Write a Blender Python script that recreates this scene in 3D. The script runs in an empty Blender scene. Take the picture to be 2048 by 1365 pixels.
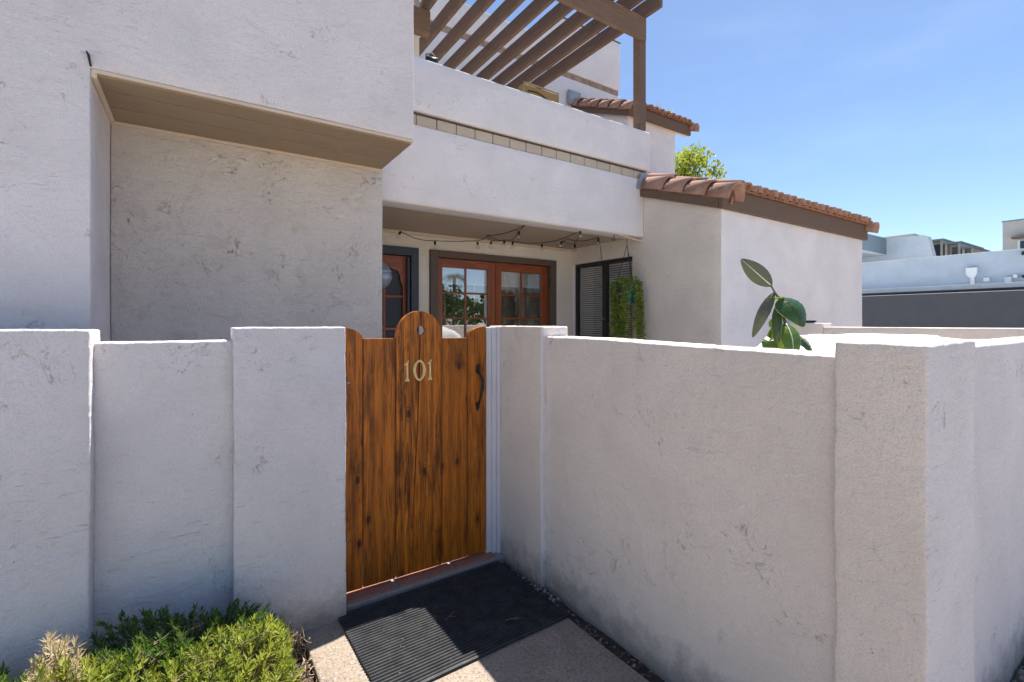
import bpy, bmesh, math, random
from mathutils import Vector, Matrix, noise
random.seed(7)
R = math.radians
S = bpy.context.scene
C = S.collection

# ------------------------------------------------------------------ camera
HEYE = 1.52
cam_d = bpy.data.cameras.new('camera'); cam = bpy.data.objects.new('camera', cam_d); C.objects.link(cam)
cam.location = (0, 0, HEYE)
cam.rotation_euler = (R(90), 0, -R(33.6))
cam_d.sensor_width = 36; cam_d.lens = 954 / 2048 * 36
cam_d.shift_y = -37.5 / 2048
cam_d.clip_start = .05; cam_d.clip_end = 2000
S.camera = cam

# ------------------------------------------------------------------ light
SUN = Vector((.443, .186, 1)).normalized()
EL = math.asin(SUN.z); AZ = math.atan2(SUN.x, SUN.y)
w = bpy.data.worlds.new('World'); S.world = w; w.use_nodes = True
nt = w.node_tree; nt.nodes.clear()
sky = nt.nodes.new('ShaderNodeTexSky'); sky.sky_type = 'NISHITA'; sky.sun_disc = False
sky.sun_elevation = EL; sky.sun_rotation = AZ; sky.altitude = 0
sky.air_density = .86; sky.dust_density = .3; sky.ozone_density = 3.6
bg = nt.nodes.new('ShaderNodeBackground'); bg.inputs[1].default_value = .088
# thin high wisps of cloud low in the sky
tc = nt.nodes.new('ShaderNodeTexCoord'); mp = nt.nodes.new('ShaderNodeMapping'); mp.inputs['Scale'].default_value = (1.2, 4.5, 13)
mp.inputs['Rotation'].default_value = (.25, .1, .5)
nz = nt.nodes.new('ShaderNodeTexNoise'); nz.inputs['Scale'].default_value = 1.6; nz.inputs['Detail'].default_value = 6
cr = nt.nodes.new('ShaderNodeMapRange'); cr.inputs[1].default_value = .5; cr.inputs[2].default_value = .8; cr.inputs[4].default_value = .045
mx = nt.nodes.new('ShaderNodeMixRGB'); mx.inputs[2].default_value = (7.2, 8.4, 9.6, 1)
L = nt.links.new
L(tc.outputs['Generated'], mp.inputs[0]); L(mp.outputs[0], nz.inputs[0]); L(nz.outputs[0], cr.inputs[0]); L(cr.outputs[0], mx.inputs[0])
L(sky.outputs[0], mx.inputs[1]); L(mx.outputs[0], bg.inputs[0])
o = nt.nodes.new('ShaderNodeOutputWorld'); L(bg.outputs[0], o.inputs[0])
sd = bpy.data.lights.new('sun', 'SUN'); sd.energy = 4.8; sd.angle = R(.5); sd.color = (1, .955, .88)
sun = bpy.data.objects.new('sun', sd); C.objects.link(sun); sun.rotation_euler = SUN.to_track_quat('Z', 'Y').to_euler()
S.view_settings.view_transform = 'Standard'; S.view_settings.look = 'None'
S.view_settings.exposure = 1.04; S.view_settings.gamma = 1; S.view_settings.use_curve_mapping = False
S.cycles.max_bounces = 10; S.cycles.diffuse_bounces = 6; S.cycles.transparent_max_bounces = 16

# ------------------------------------------------------------------ material helpers
class N:
    def __init__(s, name):
        s.m = bpy.data.materials.new(name); s.m.use_nodes = True; s.t = s.m.node_tree
        s.b = s.t.nodes['Principled BSDF']; s.out = s.t.nodes['Material Output']
    def n(s, typ, **kw):
        k = s.t.nodes.new(typ)
        for a, v in kw.items():
            if a.startswith('i_'): k.inputs[a[2:].replace('_', ' ')].default_value = v
            else: setattr(k, a, v)
        return k
    def l(s, a, b): s.t.links.new(a, b)
    def pos(s, scale=(1, 1, 1), rot=(0, 0, 0), obj=False, rnd=False):
        if obj: src = s.n('ShaderNodeTexCoord').outputs['Object']
        else: src = s.n('ShaderNodeNewGeometry').outputs['Position']
        if rnd:
            oi = s.n('ShaderNodeObjectInfo'); ml = s.math('MULTIPLY', oi.outputs['Random'], 37.)
            ad = s.n('ShaderNodeVectorMath', operation='ADD'); s.l(src, ad.inputs[0]); s.l(ml, ad.inputs[1]); src = ad.outputs[0]
        m = s.n('ShaderNodeMapping'); m.inputs['Scale'].default_value = scale; m.inputs['Rotation'].default_value = rot
        s.l(src, m.inputs[0]); return m.outputs[0]
    def noise(s, vec, scale, detail=3, rough=.5, dist=0.):
        k = s.n('ShaderNodeTexNoise'); k.inputs['Scale'].default_value = scale; k.inputs['Detail'].default_value = detail
        k.inputs['Roughness'].default_value = rough; k.inputs['Distortion'].default_value = dist; s.l(vec, k.inputs['Vector']); return k.outputs[0]
    def rng(s, v, a, b, c=0., d=1.):
        k = s.n('ShaderNodeMapRange'); k.inputs[1].default_value = a; k.inputs[2].default_value = b; k.inputs[3].default_value = c; k.inputs[4].default_value = d
        s.l(v, k.inputs[0]); return k.outputs[0]
    def math(s, op, a, b=None):
        k = s.n('ShaderNodeMath', operation=op)
        for i, v in enumerate((a, b)):
            if v is None: continue
            if isinstance(v, (int, float)): k.inputs[i].default_value = v
            else: s.l(v, k.inputs[i])
        return k.outputs[0]
    def mix(s, f, a, b):
        k = s.n('ShaderNodeMixRGB')
        for i, v in enumerate((f, a, b)):
            if isinstance(v, (int, float)): k.inputs[i].default_value = v
            elif isinstance(v, tuple): k.inputs[i].default_value = (*v, 1)
            else: s.l(v, k.inputs[i])
        return k.outputs[0]
    def bump(s, h, dist, strength=1., prev=None):
        k = s.n('ShaderNodeBump'); k.inputs['Distance'].default_value = dist; k.inputs['Strength'].default_value = strength
        s.l(h, k.inputs['Height'])
        if prev: s.l(prev, k.inputs['Normal'])
        return k.outputs[0]
    def fin(s, col=None, rough=None, nrm=None, **kw):
        if col is not None:
            if isinstance(col, tuple): s.b.inputs['Base Color'].default_value = (*col, 1)
            else: s.l(col, s.b.inputs['Base Color'])
        if rough is not None:
            if isinstance(rough, (int, float)): s.b.inputs['Roughness'].default_value = rough
            else: s.l(rough, s.b.inputs['Roughness'])
        if nrm is not None: s.l(nrm, s.b.inputs['Normal'])
        for k, v in kw.items(): s.b.inputs[k.replace('_', ' ')].default_value = v
        return s.m

def stucco(name, col, crack=1., rough_amp=1., dirt=.3, off=0., pit=1., foot=0.):
    k = N(name)
    P = k.pos(); 
    ad = k.n('ShaderNodeVectorMath', operation='ADD'); k.l(P, ad.inputs[0]); ad.inputs[1].default_value = (off, off * .7, off * 1.3); P = ad.outputs[0]
    fine = k.noise(P, 170, 4, .65); mid = k.noise(P, 24, 4, .6, .6); big = k.noise(P, 2.1, 4, .55, .4)
    mpp = k.n('ShaderNodeMapping'); mpp.inputs['Scale'].default_value = (3, 3, 7); mpp.inputs['Rotation'].default_value = (.35, .5, .2); k.l(P, mpp.inputs[0])
    trowel = k.noise(mpp.outputs[0], 2.6, 5, .6, 1.6)
    # warped coordinates for the crack lines
    wn = k.n('ShaderNodeTexNoise'); wn.inputs['Scale'].default_value = 3.2; wn.inputs['Detail'].default_value = 7; wn.inputs['Roughness'].default_value = .66; k.l(P, wn.inputs['Vector'])
    wm = k.n('ShaderNodeMixRGB'); wm.blend_type = 'ADD'; wm.inputs[0].default_value = .62; k.l(P, wm.inputs[1]); k.l(wn.outputs[1], wm.inputs[2])
    def contour(sc, lvl, wdt, m_sc, m0, m1, dist=.8):
        v = k.noise(P, sc, 7, .62, dist)
        ln = k.rng(k.math('ABSOLUTE', k.math('SUBTRACT', v, lvl)), 0, wdt, 1, 0)
        return k.math('MULTIPLY', ln, k.rng(k.noise(P, m_sc, 4, .6, .4), m0, m1))
    brk = k.rng(k.noise(P, 13, 5, .7), .44, .56)
    c1 = k.math('MULTIPLY', contour(3.4, .52, .0042, 2.3, .55, .62), brk)
    c2 = k.math('MULTIPLY', contour(8.5, .47, .010, 3.1, .585, .64, 1.4), k.rng(mid, .42, .56))
    ck = k.math('MULTIPLY', k.math('MAXIMUM', c1, k.math('MULTIPLY', c2, .8)), crack)
    # roughly patched places: rubbed darker, with more relief
    patch = k.math('MULTIPLY', k.rng(k.noise(P, 2.9, 6, .68, 1.), .56, .66), k.rng(k.noise(mpp.outputs[0], 9, 5, .7, 1.), .45, .62))
    # gouges left by the trowel
    mg = k.n('ShaderNodeMapping'); mg.inputs['Scale'].default_value = (9, 9, 60); mg.inputs['Rotation'].default_value = (.6, .4, .9); k.l(P, mg.inputs[0])
    gg = k.math('MULTIPLY', k.rng(k.noise(mg.outputs[0], 1.0, 3, .5, .8), .66, .72), k.rng(k.noise(P, 1.3, 3), .5, .62))
    # pits
    vp = k.n('ShaderNodeTexVoronoi'); vp.inputs['Scale'].default_value = 21; k.l(wm.outputs[0], vp.inputs['Vector'])
    sp = k.n('ShaderNodeSeparateColor'); k.l(vp.outputs['Color'], sp.inputs[0])
    pt = k.math('MULTIPLY', k.rng(vp.outputs['Distance'], .03, .085, 1, 0), k.math('GREATER_THAN', sp.outputs[0], .72))
    pt = k.math('MULTIPLY', k.math('MULTIPLY', pt, k.rng(k.noise(P, 2.7, 4, .6), .48, .56)), pit)
    base = k.mix(k.rng(big, .35, .7), tuple(c * .93 for c in col), tuple(min(1, c * 1.05) for c in col))
    base = k.mix(k.math('MULTIPLY', k.rng(k.noise(P, 5.5, 6, .7, .6), .55, .75), dirt), base, (col[0] * .70, col[1] * .66, col[2] * .58))
    base = k.mix(k.math('MULTIPLY', patch, min(.5, .24 * crack)), base, (col[0] * .62, col[1] * .57, col[2] * .50))
    base = k.mix(k.math('MULTIPLY', gg, .14 * crack), base, (col[0] * .5, col[1] * .47, col[2] * .45))
    base = k.mix(k.math('MULTIPLY', ck, .55), base, (.34, .28, .20))
    base = k.mix(k.math('MULTIPLY', pt, .8), base, (.12, .10, .09))
    base = k.mix(k.rng(fine, .50, .68), base, tuple(c * .84 for c in col))
    nb = k.bump(fine, .0045 * rough_amp, 1.)
    nb = k.bump(mid, .010 * rough_amp, .6, nb)
    nb = k.bump(trowel, .013 * rough_amp, .55, nb)
    h = k.math('ADD', k.math('ADD', ck, pt), k.math('MULTIPLY', gg, .4)); inv = k.math('SUBTRACT', 1., h)
    nb = k.bump(inv, .006, .9, nb)
    if foot:
        sz = k.n('ShaderNodeSeparateXYZ'); k.l(k.pos(), sz.inputs[0])
        st_ = k.rng(k.math('ADD', sz.outputs[2], k.math('MULTIPLY', k.noise(P, 11, 6, .7), -.34)), -.16, .02, 1, 0)
        base = k.mix(k.math('MULTIPLY', st_, foot), base, (.23, .19, .15))
    return k.fin(base, .92, nb, Specular_IOR_Level=.18)

def paint(name, col, rough=.6, grain=(6, 6, 60), var=.15, bump=.001, spec=.3, wear=None):
    k = N(name); P = k.pos(grain)
    n1 = k.noise(P, 3, 5, .6, .4); n2 = k.noise(k.pos(), 4, 4)
    b = k.mix(k.rng(n1, .3, .75), tuple(c * (1 - var) for c in col), tuple(min(1, c * (1 + var)) for c in col))
    b = k.mix(k.math('MULTIPLY', k.rng(n2, .5, .75), .35), b, tuple(c * .75 for c in col))
    if wear:
        b = k.mix(k.math('MULTIPLY', k.rng(k.noise(k.pos(), 22, 6, .75, .4), .62, .68), .8), b, wear)
    return k.fin(b, rough, k.bump(n1, bump, .7), Specular_IOR_Level=spec)

WALL = (.785, .735, .735)
M = {}
M['stucco'] = stucco('stucco_old_cracked', WALL, .65, 1.0, .34, 0)
M['stucco_rough'] = stucco('stucco_patched_rough', (.75, .69, .63), 2.0, 1.9, .85, 31.4)
M['stucco_fence'] = stucco('stucco_garden_wall', WALL, .55, 1.0, .22, 12.1, 1., .7)
M['stucco_warm'] = stucco('stucco_garden_wall_tan', (.82, .725, .64), .6, .8, .22, 5.3, 1.5, .7)
M['stucco_smooth'] = stucco('stucco_house_smooth', (.785, .745, .745), .5, .65, .2, 7.7, .4)
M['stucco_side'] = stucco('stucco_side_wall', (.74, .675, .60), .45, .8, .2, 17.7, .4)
M['cream'] = stucco('stucco_porch_cream', (.78, .72, .63), .6, .8, .25, 3.7, .3)
M['far_white'] = stucco('far_stucco_white', (.66, .70, .73), .0, .5, .1, 1.7, 0)
M['far_blue'] = stucco('far_stucco_bluegrey', (.50, .56, .62), .0, .5, .15, 2.7, 0)
M['far_slate'] = stucco('far_wall_slate', (.125, .135, .155), .0, .5, .2, 4.7, 0)
M['far_teal'] = stucco('far_stucco_teal_grey', (.22, .27, .30), 0, .5, .2, 8.7, 0)
M['far_beige'] = stucco('far_stucco_beige', (.47, .44, .40), 0, .5, .2, 6.7, 0)
M['soffit'] = paint('soffit_board_paint', (.30, .225, .15), .6, (1.5, 30, 30), .06, .0008)
M['porch_soffit'] = paint('porch_ceiling_paint', (.43, .345, .27), .6, (1.5, 30, 30), .05, .0008)
M['soffit_trim'] = paint('soffit_trim_paint', (.66, .55, .43), .6, (2, 30, 30), .06, .0008)
M['brown'] = paint('brown_fascia_paint', (.15, .098, .070), .7, (3, 3, 30), .16, .0015, .25, (.19, .14, .11))
M['pergola'] = paint('pergola_brown_stain', (.172, .116, .086), .75, (14, 1.6, 22), .30, .002, .2)
M['pergola_beam'] = paint('pergola_beam_stain', (.19, .125, .088), .75, (1.6, 14, 22), .25, .002, .2)
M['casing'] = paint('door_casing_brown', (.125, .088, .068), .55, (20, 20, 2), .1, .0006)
M['casing_blue'] = paint('entry_casing_bluegrey', (.055, .066, .085), .5, (20, 20, 2), .1, .0006)
M['jamb'] = paint('white_jamb_paint', (.70, .675, .70), .5, (30, 30, 1.5), .05, .0008)
M['white'] = paint('white_plastic', (.78, .78, .77), .4, (5, 5, 5), .03, .0002)
k = N('black_metal'); M['black'] = k.fin((.012, .012, .013), .42, k.bump(k.noise(k.pos(), 220, 3), .0006, .6), Metallic=.2)
k = N('window_frame_black'); M['wblack'] = k.fin((.016, .014, .013), .35)
k = N('grey_flashing'); M['flash'] = k.fin(k.mix(k.noise(k.pos(), 18, 4), (.22, .24, .27), (.45, .48, .52)), .5, Metallic=.5)
k = N('brass_numeral'); M['brass'] = k.fin(k.mix(k.rng(k.noise(k.pos(), 90, 4), .35, .7), (.70, .50, .18), (.88, .70, .36)), .45, Metallic=.15)
k = N('bolt_steel'); M['steel'] = k.fin((.35, .34, .34), .35, Metallic=.9)
k = N('grout'); M['grout'] = k.fin(k.mix(k.noise(k.pos(), 40, 5), (.22, .21, .20), (.36, .34, .33)), .9, k.bump(k.noise(k.pos(), 300, 3), .001))

def timber(name, light, dark, burn=1., rough=.42, scale=1., axis='z', coat=.0):
    k = N(name)
    sc = {'z': (1, 1, .045), 'x': (.045, 1, 1)}[axis]
    P = k.pos(tuple(c * scale for c in sc), obj=False, rnd=True); PP = k.pos(rnd=True)
    wv = k.noise(P, 34, 4, .6, 1.4)
    gr = k.noise(P, 120, 4, .6, .3)
    ringn = k.n('ShaderNodeTexWave', wave_type='BANDS', bands_direction='X'); ringn.inputs['Scale'].default_value = 5.; ringn.inputs['Distortion'].default_value = 9; ringn.inputs['Detail'].default_value = 3; ringn.inputs['Detail Scale'].default_value = 1.2
    k.l(P, ringn.inputs['Vector'])
    b = k.mix(k.rng(wv, .35, .68), light, tuple(l * .55 + d * .45 for l, d in zip(light, dark)))
    b = k.mix(k.math('MULTIPLY', k.rng(ringn.outputs[1], .35, .95), .55), b, tuple(l * .25 + d * .75 for l, d in zip(light, dark)))
    b = k.mix(k.math('MULTIPLY', k.rng(gr, .49, .64), .72), b, dark)
    # knots with rings and scorched surroundings
    mk = k.n('ShaderNodeMapping'); mk.inputs['Scale'].default_value = (1, .01, .45); k.l(PP, mk.inputs[0])
    kn = k.n('ShaderNodeTexVoronoi', voronoi_dimensions='2D'); kn.inputs['Scale'].default_value = 7.; s2 = k.n('ShaderNodeSeparateXYZ'); k.l(mk.outputs[0], s2.inputs[0]); c2 = k.n('ShaderNodeCombineXYZ'); k.l(s2.outputs[0], c2.inputs[0]); k.l(s2.outputs[2], c2.inputs[1]); k.l(c2.outputs[0], kn.inputs['Vector'])
    sep = k.n('ShaderNodeSeparateColor'); k.l(kn.outputs['Color'], sep.inputs[0]); on = k.math('GREATER_THAN', sep.outputs[1], .55)
    d = k.math('ADD', kn.outputs['Distance'], k.math('MULTIPLY', k.math('SUBTRACT', wv, .5), .10))
    halo = k.math('MULTIPLY', k.rng(d, .03, .30, 1, 0), on)
    rings = k.math('MULTIPLY', k.math('SINE', k.math('MULTIPLY', d, 110.)), halo)
    core = k.math('MULTIPLY', k.rng(d, .045, .085, 1, 0), on)
    b = k.mix(k.math('MULTIPLY', k.rng(rings, .1, .7), .85 * burn), b, dark)
    scorch = k.math('MULTIPLY', k.rng(k.noise(k.pos((1, 1, .17), rnd=True), 11, 7, .74, .25), .52, .62), burn)
    kb = k.math('MULTIPLY', k.math('MULTIPLY', k.rng(d, .05, .20, 1, 0), on), k.rng(gr, .40, .52)); b = k.mix(k.math('MULTIPLY', kb, .75 * burn), b, dark)
    b = k.mix(k.math('MULTIPLY', scorch, .74), b, tuple(d_ * .8 for d_ in dark))
    oi2 = k.n('ShaderNodeObjectInfo'); b = k.mix(k.math('MULTIPLY', oi2.outputs['Random'], .5), b, tuple(l * .45 for l in light))
    bl_ = k.math('MULTIPLY', k.rng(k.noise(k.pos((1, 1, .6), rnd=True), 3.6, 5, .6, .4), .53, .66), k.rng(k.noise(P, 55, 4, .7), .36, .56)); b = k.mix(k.math('MULTIPLY', bl_, .72 * burn), b, dark)
    b = k.mix(k.math('MULTIPLY', core, .85 * burn), b, tuple(d_ * .7 for d_ in dark))
    nb = k.bump(k.math('ADD', k.math('MULTIPLY', gr, .9), wv), .0026, .8)
    k.b.inputs['Coat Weight'].default_value = coat; k.b.inputs['Coat Roughness'].default_value = .25
    return k.fin(b, k.rng(gr, .3, .7, rough - .08, rough + .12), nb, Specular_IOR_Level=.35)
M['gate'] = timber('scorched_pine_gate', (.74, .215, .016), (.026, .006, .002), 1., .40)
M['door'] = timber('varnished_door_wood', (.42, .105, .022), (.12, .024, .008), .12, .35, 1., 'z', .3)
M['door_h'] = timber('varnished_door_wood_rail', (.42, .105, .022), (.12, .024, .008), .12, .35, 1., 'x', .3)

def glass(name, refl=.35, tint=(.9, .93, .95)):
    k = N(name); k.t.nodes.remove(k.b)
    tr = k.n('ShaderNodeBsdfTransparent'); tr.inputs[0].default_value = (*tint, 1)
    gl = k.n('ShaderNodeBsdfGlossy'); gl.inputs['Roughness'].default_value = .004; gl.inputs[0].default_value = (.95, .97, 1, 1)
    ge = k.n('ShaderNodeNewGeometry'); dt = k.n('ShaderNodeVectorMath', operation='DOT_PRODUCT'); k.l(ge.outputs['Normal'], dt.inputs[0]); k.l(ge.outputs['Incoming'], dt.inputs[1])
    f = k.rng(k.math('POWER', k.math('SUBTRACT', 1., k.math('ABSOLUTE', dt.outputs['Value'])), 5.), 0, 1, refl, 1)
    mxs = k.n('ShaderNodeMixShader'); k.l(f, mxs.inputs[0]); k.l(tr.outputs[0], mxs.inputs[1]); k.l(gl.outputs[0], mxs.inputs[2])
    k.l(mxs.outputs[0], k.out.inputs[0]); return k.m
M['glass'] = glass('door_glass', .22, (.985, .99, .99)); M['glass2'] = glass('window_glass', .04, (.98, .985, .985)); M['bulb'] = glass('clear_bulb', .12, (.93, .93, .92))
k = N('insect_screen'); M['screen'] = k.fin((.035, .04, .052), .6)

def tile_mat(name, c1, c2, c3):
    k = N(name); oi = k.n('ShaderNodeObjectInfo')
    P = k.pos(rnd=False)
    b = k.mix(oi.outputs['Random'], c1, c2)
    b = k.mix(k.rng(k.noise(P, 9, 5, .6, .3), .4, .72), b, c3)
    b = k.mix(k.math('MULTIPLY', k.rng(k.noise(P, 45, 5, .7), .58, .68), .6), b, (.10, .065, .05))
    return k.fin(b, .85, k.bump(k.noise(P, 160, 4, .6), .0016, .8), Specular_IOR_Level=.2)
M['tile'] = tile_mat('clay_roof_tile', (.30, .155, .105), (.38, .22, .16), (.43, .28, .215))
M['pan'] = tile_mat('clay_pan_tile', (.26, .11, .065), (.30, .15, .10), (.36, .21, .15))
M['saltillo'] = tile_mat('terracotta_floor_tile', (.35, .155, .105), (.38, .18, .125), (.27, .17, .15))
M['block'] = stucco('frieze_tile_beige', (.56, .47, .37), .4, .7, .3, 3.1, .3)
M['block_dark'] = tile_mat('frieze_tile_brown', (.36, .27, .20), (.26, .16, .12), (.44, .33, .24))
# ground materials
k = N('exposed_aggregate_path'); P = k.pos()
v = k.n('ShaderNodeTexVoronoi'); v.inputs['Scale'].default_value = 48; v.inputs['Randomness'].default_value = 1; k.l(P, v.inputs['Vector'])
sp = k.n('ShaderNodeSeparateColor'); k.l(v.outputs['Color'], sp.inputs[0])
peb = k.math('MULTIPLY', k.rng(v.outputs['Distance'], .28, .40, 1, 0), k.math('GREATER_THAN', sp.outputs[0], .38))
pc = k.n('ShaderNodeValToRGB'); k.l(sp.outputs[1], pc.inputs[0]); e = pc.color_ramp.elements
e[0].position = 0; e[0].color = (.30, .26, .22, 1); e[1].position = 1; e[1].color = (.34, .31, .28, 1)
for p_, c_ in ((.25, (.24, .22, .21, 1)), (.42, (.42, .36, .29, 1)), (.6, (.33, .17, .13, 1)), (.72, (.20, .20, .21, 1)), (.86, (.40, .35, .29, 1))):
    x_ = e.new(p_); x_.color = c_
cem = k.mix(k.rng(k.noise(P, 7, 6, .7), .3, .7), (.27, .215, .165), (.40, .33, .265))
cem = k.mix(k.math('MULTIPLY', k.rng(k.noise(P, 75, 6, .8), .50, .60), .7), cem, (.13, .10, .08))
b = k.mix(k.math('MULTIPLY', peb, .9), cem, pc.outputs[0])
M['path'] = k.fin(b, .88, k.bump(k.noise(P, 90, 5, .7), .003, .7, k.bump(peb, .003, .8)), Specular_IOR_Level=.25)
k = N('pale_ground'); P = k.pos()
v = k.n('ShaderNodeTexVoronoi'); v.inputs['Scale'].default_value = 38; k.l(P, v.inputs['Vector'])
b = k.mix(k.rng(v.outputs['Distance'], .1, .6), (.50, .44, .37), (.26, .22, .18)); b = k.mix(k.rng(k.noise(P, .6, 4), .35, .65), b, (.47, .41, .34))
M['ground'] = k.fin(b, .95, k.bump(v.outputs['Distance'], .01, .7))
k = N('soil'); P = k.pos(); M['soil'] = k.fin(k.mix(k.rng(k.noise(P, 30, 6, .7), .35, .65), (.05, .036, .027), (.13, .095, .07)), .95, k.bump(k.noise(P, 60, 6, .8), .012, 1))
k = N('courtyard_concrete'); P = k.pos(); M['concrete'] = k.fin(k.mix(k.noise(P, 4, 6, .7), (.38, .35, .32), (.50, .47, .43)), .9, k.bump(k.noise(P, 90, 5), .002))
def pebble_mat(name, cols):
    k = N(name); oi = k.n('ShaderNodeAttribute'); oi.attribute_name = 'tint'
    r = k.n('ShaderNodeValToRGB'); k.l(oi.outputs['Fac'], r.inputs[0]); e = r.color_ramp.elements; r.color_ramp.interpolation = 'CONSTANT'
    e[0].color = (*cols[0], 1); e[1].position = 1 - 1 / len(cols); e[1].color = (*cols[-1], 1)
    for i in range(1, len(cols) - 1): x = e.new(i / len(cols)); x.color = (*cols[i], 1)
    b = k.mix(k.math('MULTIPLY', k.rng(k.noise(k.pos(), 120, 4), .4, .7), .35), r.outputs[0], (.08, .07, .06))
    return k.fin(b, .8)
M['gravel'] = pebble_mat('gravel_stones', [(.20, .17, .15), (.30, .25, .21), (.12, .11, .11), (.36, .31, .27), (.25, .16, .12)])
M['litter'] = pebble_mat('dry_leaf_litter', [(.36, .25, .14), (.22, .13, .07), (.46, .35, .22), (.15, .08, .045), (.30, .18, .10)])
# rubber mat
k = N('ribbed_rubber_mat'); P = k.pos()
b = k.mix(k.rng(k.noise(P, 14, 5, .7), .35, .75), (.020, .021, .024), (.055, .055, .056))
dust = k.math('MULTIPLY', k.rng(k.noise(P, 160, 5, .8), .60, .72), k.rng(k.noise(P, 5, 4), .42, .62))
b = k.mix(k.math('MULTIPLY', dust, .6), b, (.26, .23, .19))
M['rubber'] = k.fin(b, k.rng(k.noise(P, 20, 4), .3, .7, .5, .75), k.bump(k.noise(P, 240, 4), .0008, .6), Specular_IOR_Level=.35)

def leaf_mat(name, c1, c2, trans=.35, rough=.5, vein=False, spec=.3, attr=True):
    k = N(name)
    if attr:
        at = k.n('ShaderNodeAttribute'); at.attribute_name = 'tint'; f = at.outputs['Fac']
    else:
        f = k.rng(k.noise(k.pos(), 30, 3), .3, .7)
    b = k.mix(f, c1, c2)
    k.fin(b, rough, None, Specular_IOR_Level=spec)
    tl = k.n('ShaderNodeBsdfTranslucent'); k.l(k.mix(.5, b, tuple(min(1, c * 1.9) for c in c2)), tl.inputs[0])
    ms = k.n('ShaderNodeMixShader'); ms.inputs[0].default_value = trans
    k.l(k.b.outputs[0], ms.inputs[1]); k.l(tl.outputs[0], ms.inputs[2]); k.l(ms.outputs[0], k.out.inputs[0]); return k.m
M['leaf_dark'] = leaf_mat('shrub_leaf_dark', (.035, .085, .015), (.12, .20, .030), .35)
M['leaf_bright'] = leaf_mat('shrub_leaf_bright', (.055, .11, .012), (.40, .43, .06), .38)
M['leaf_dry'] = leaf_mat('shrub_leaf_dry', (.40, .30, .16), (.72, .58, .36), .3, .8)
M['leaf_hang'] = leaf_mat('trailing_leaf', (.03, .075, .010), (.34, .44, .06), .3)
M['leaf_tree'] = leaf_mat('tree_leaf', (.09, .15, .018), (.30, .33, .035), .42)
M['leaf_far'] = leaf_mat('far_tree_leaf', (.03, .06, .015), (.07, .11, .025), .3)
M['bark'] = paint('bark', (.17, .125, .085), .9, (10, 10, 2), .3, .004, .1)
M['twig'] = paint('dry_twig', (.30, .22, .14), .9, (40, 40, 40), .3, .001, .1)
# fig leaf: glossy dark green with lateral veins
def fig_mat(name, c1, c2, tr, rough, under=(.075, .08, .055)):
    k = N(name); uv = k.n('ShaderNodeUVMap'); sx = k.n('ShaderNodeSeparateXYZ'); k.l(uv.outputs[0], sx.inputs[0])
    side = k.math('ABSOLUTE', k.math('SUBTRACT', sx.outputs[0], .5))
    ph = k.math('SINE', k.math('MULTIPLY', k.math('SUBTRACT', sx.outputs[1], k.math('MULTIPLY', side, .5)), 120.))
    b = k.mix(k.math('MULTIPLY', k.rng(ph, .5, 1), .35), c1, c2)
    b = k.mix(k.math('MULTIPLY', k.rng(k.noise(k.pos(), 16, 4), .4, .7), .5), b, c2)
    edge = k.rng(side, .462, .485); b = k.mix(edge, b, (.42, .40, .12))
    geo = k.n('ShaderNodeNewGeometry'); b = k.mix(geo.outputs['Backfacing'], b, under)
    k.fin(b, rough, k.bump(ph, .0006, .5), Specular_IOR_Level=.5)
    tl = k.n('ShaderNodeBsdfTranslucent'); tl.inputs[0].default_value = (.26, .42, .03, 1)
    ms = k.n('ShaderNodeMixShader'); ms.inputs[0].default_value = tr
    k.l(k.b.outputs[0], ms.inputs[1]); k.l(tl.outputs[0], ms.inputs[2]); k.l(ms.outputs[0], k.out.inputs[0]); return k.m
M['fig'] = fig_mat('rubber_fig_leaf', (.018, .055, .018), (.05, .11, .02), .10, .22)
M['fig_under'] = fig_mat('rubber_fig_leaf_underside', (.018, .055, .018), (.05, .11, .02), .035, .3, (.085, .088, .065))  # less translucent leaf with a greyer underside
M['fig_light'] = fig_mat('rubber_fig_leaf_young', (.05, .12, .015), (.12, .20, .03), .24, .28)
k = N('fig_midrib'); M['midrib'] = k.fin((.72, .70, .58), .5)
k = N('fig_stem'); M['figstem'] = k.fin((.12, .12, .045), .6)
k = N('teal_pot'); M['teal'] = k.fin(k.mix(k.noise(k.pos(), 30, 3), (.012, .12, .16), (.02, .19, .24)), .45)
k = N('clay_pot'); M['clay'] = k.fin((.42, .2, .12), .8)
k = N('white_cloth'); M['cloth'] = k.fin((.80, .79, .77), .85, k.bump(k.noise(k.pos(), 9, 5, .6, 1.), .02, .6))
k = N('curtain'); M['curtain'] = k.fin((.42, .36, .28), .9)
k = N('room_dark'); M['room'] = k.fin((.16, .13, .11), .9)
M['blind'] = paint('blind_slat', (.74, .75, .76), .45, (2, 30, 30), .04, .0002)
M['blind_dim'] = paint('window_blind_slat', (.52, .51, .50), .5, (30, 2, 30), .06, .0002)
k = N('woven_wicker'); P = k.pos(); bk = k.n('ShaderNodeTexChecker'); bk.inputs['Scale'].default_value = 95; k.l(P, bk.inputs[0])
M['wicker'] = k.fin(k.mix(bk.outputs['Fac'], (.16, .09, .025), (.45, .29, .09)), .7, k.bump(bk.outputs['Fac'], .004, .8))
k = N('lantern_metal'); M['lantern'] = k.fin((.32, .36, .42), .35, Metallic=.4)
k = N('far_window_glass'); M['farglass'] = k.fin((.02, .035, .05), .1)
k = N('black_cable'); M['cable'] = k.fin((.012, .011, .010), .6)

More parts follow.
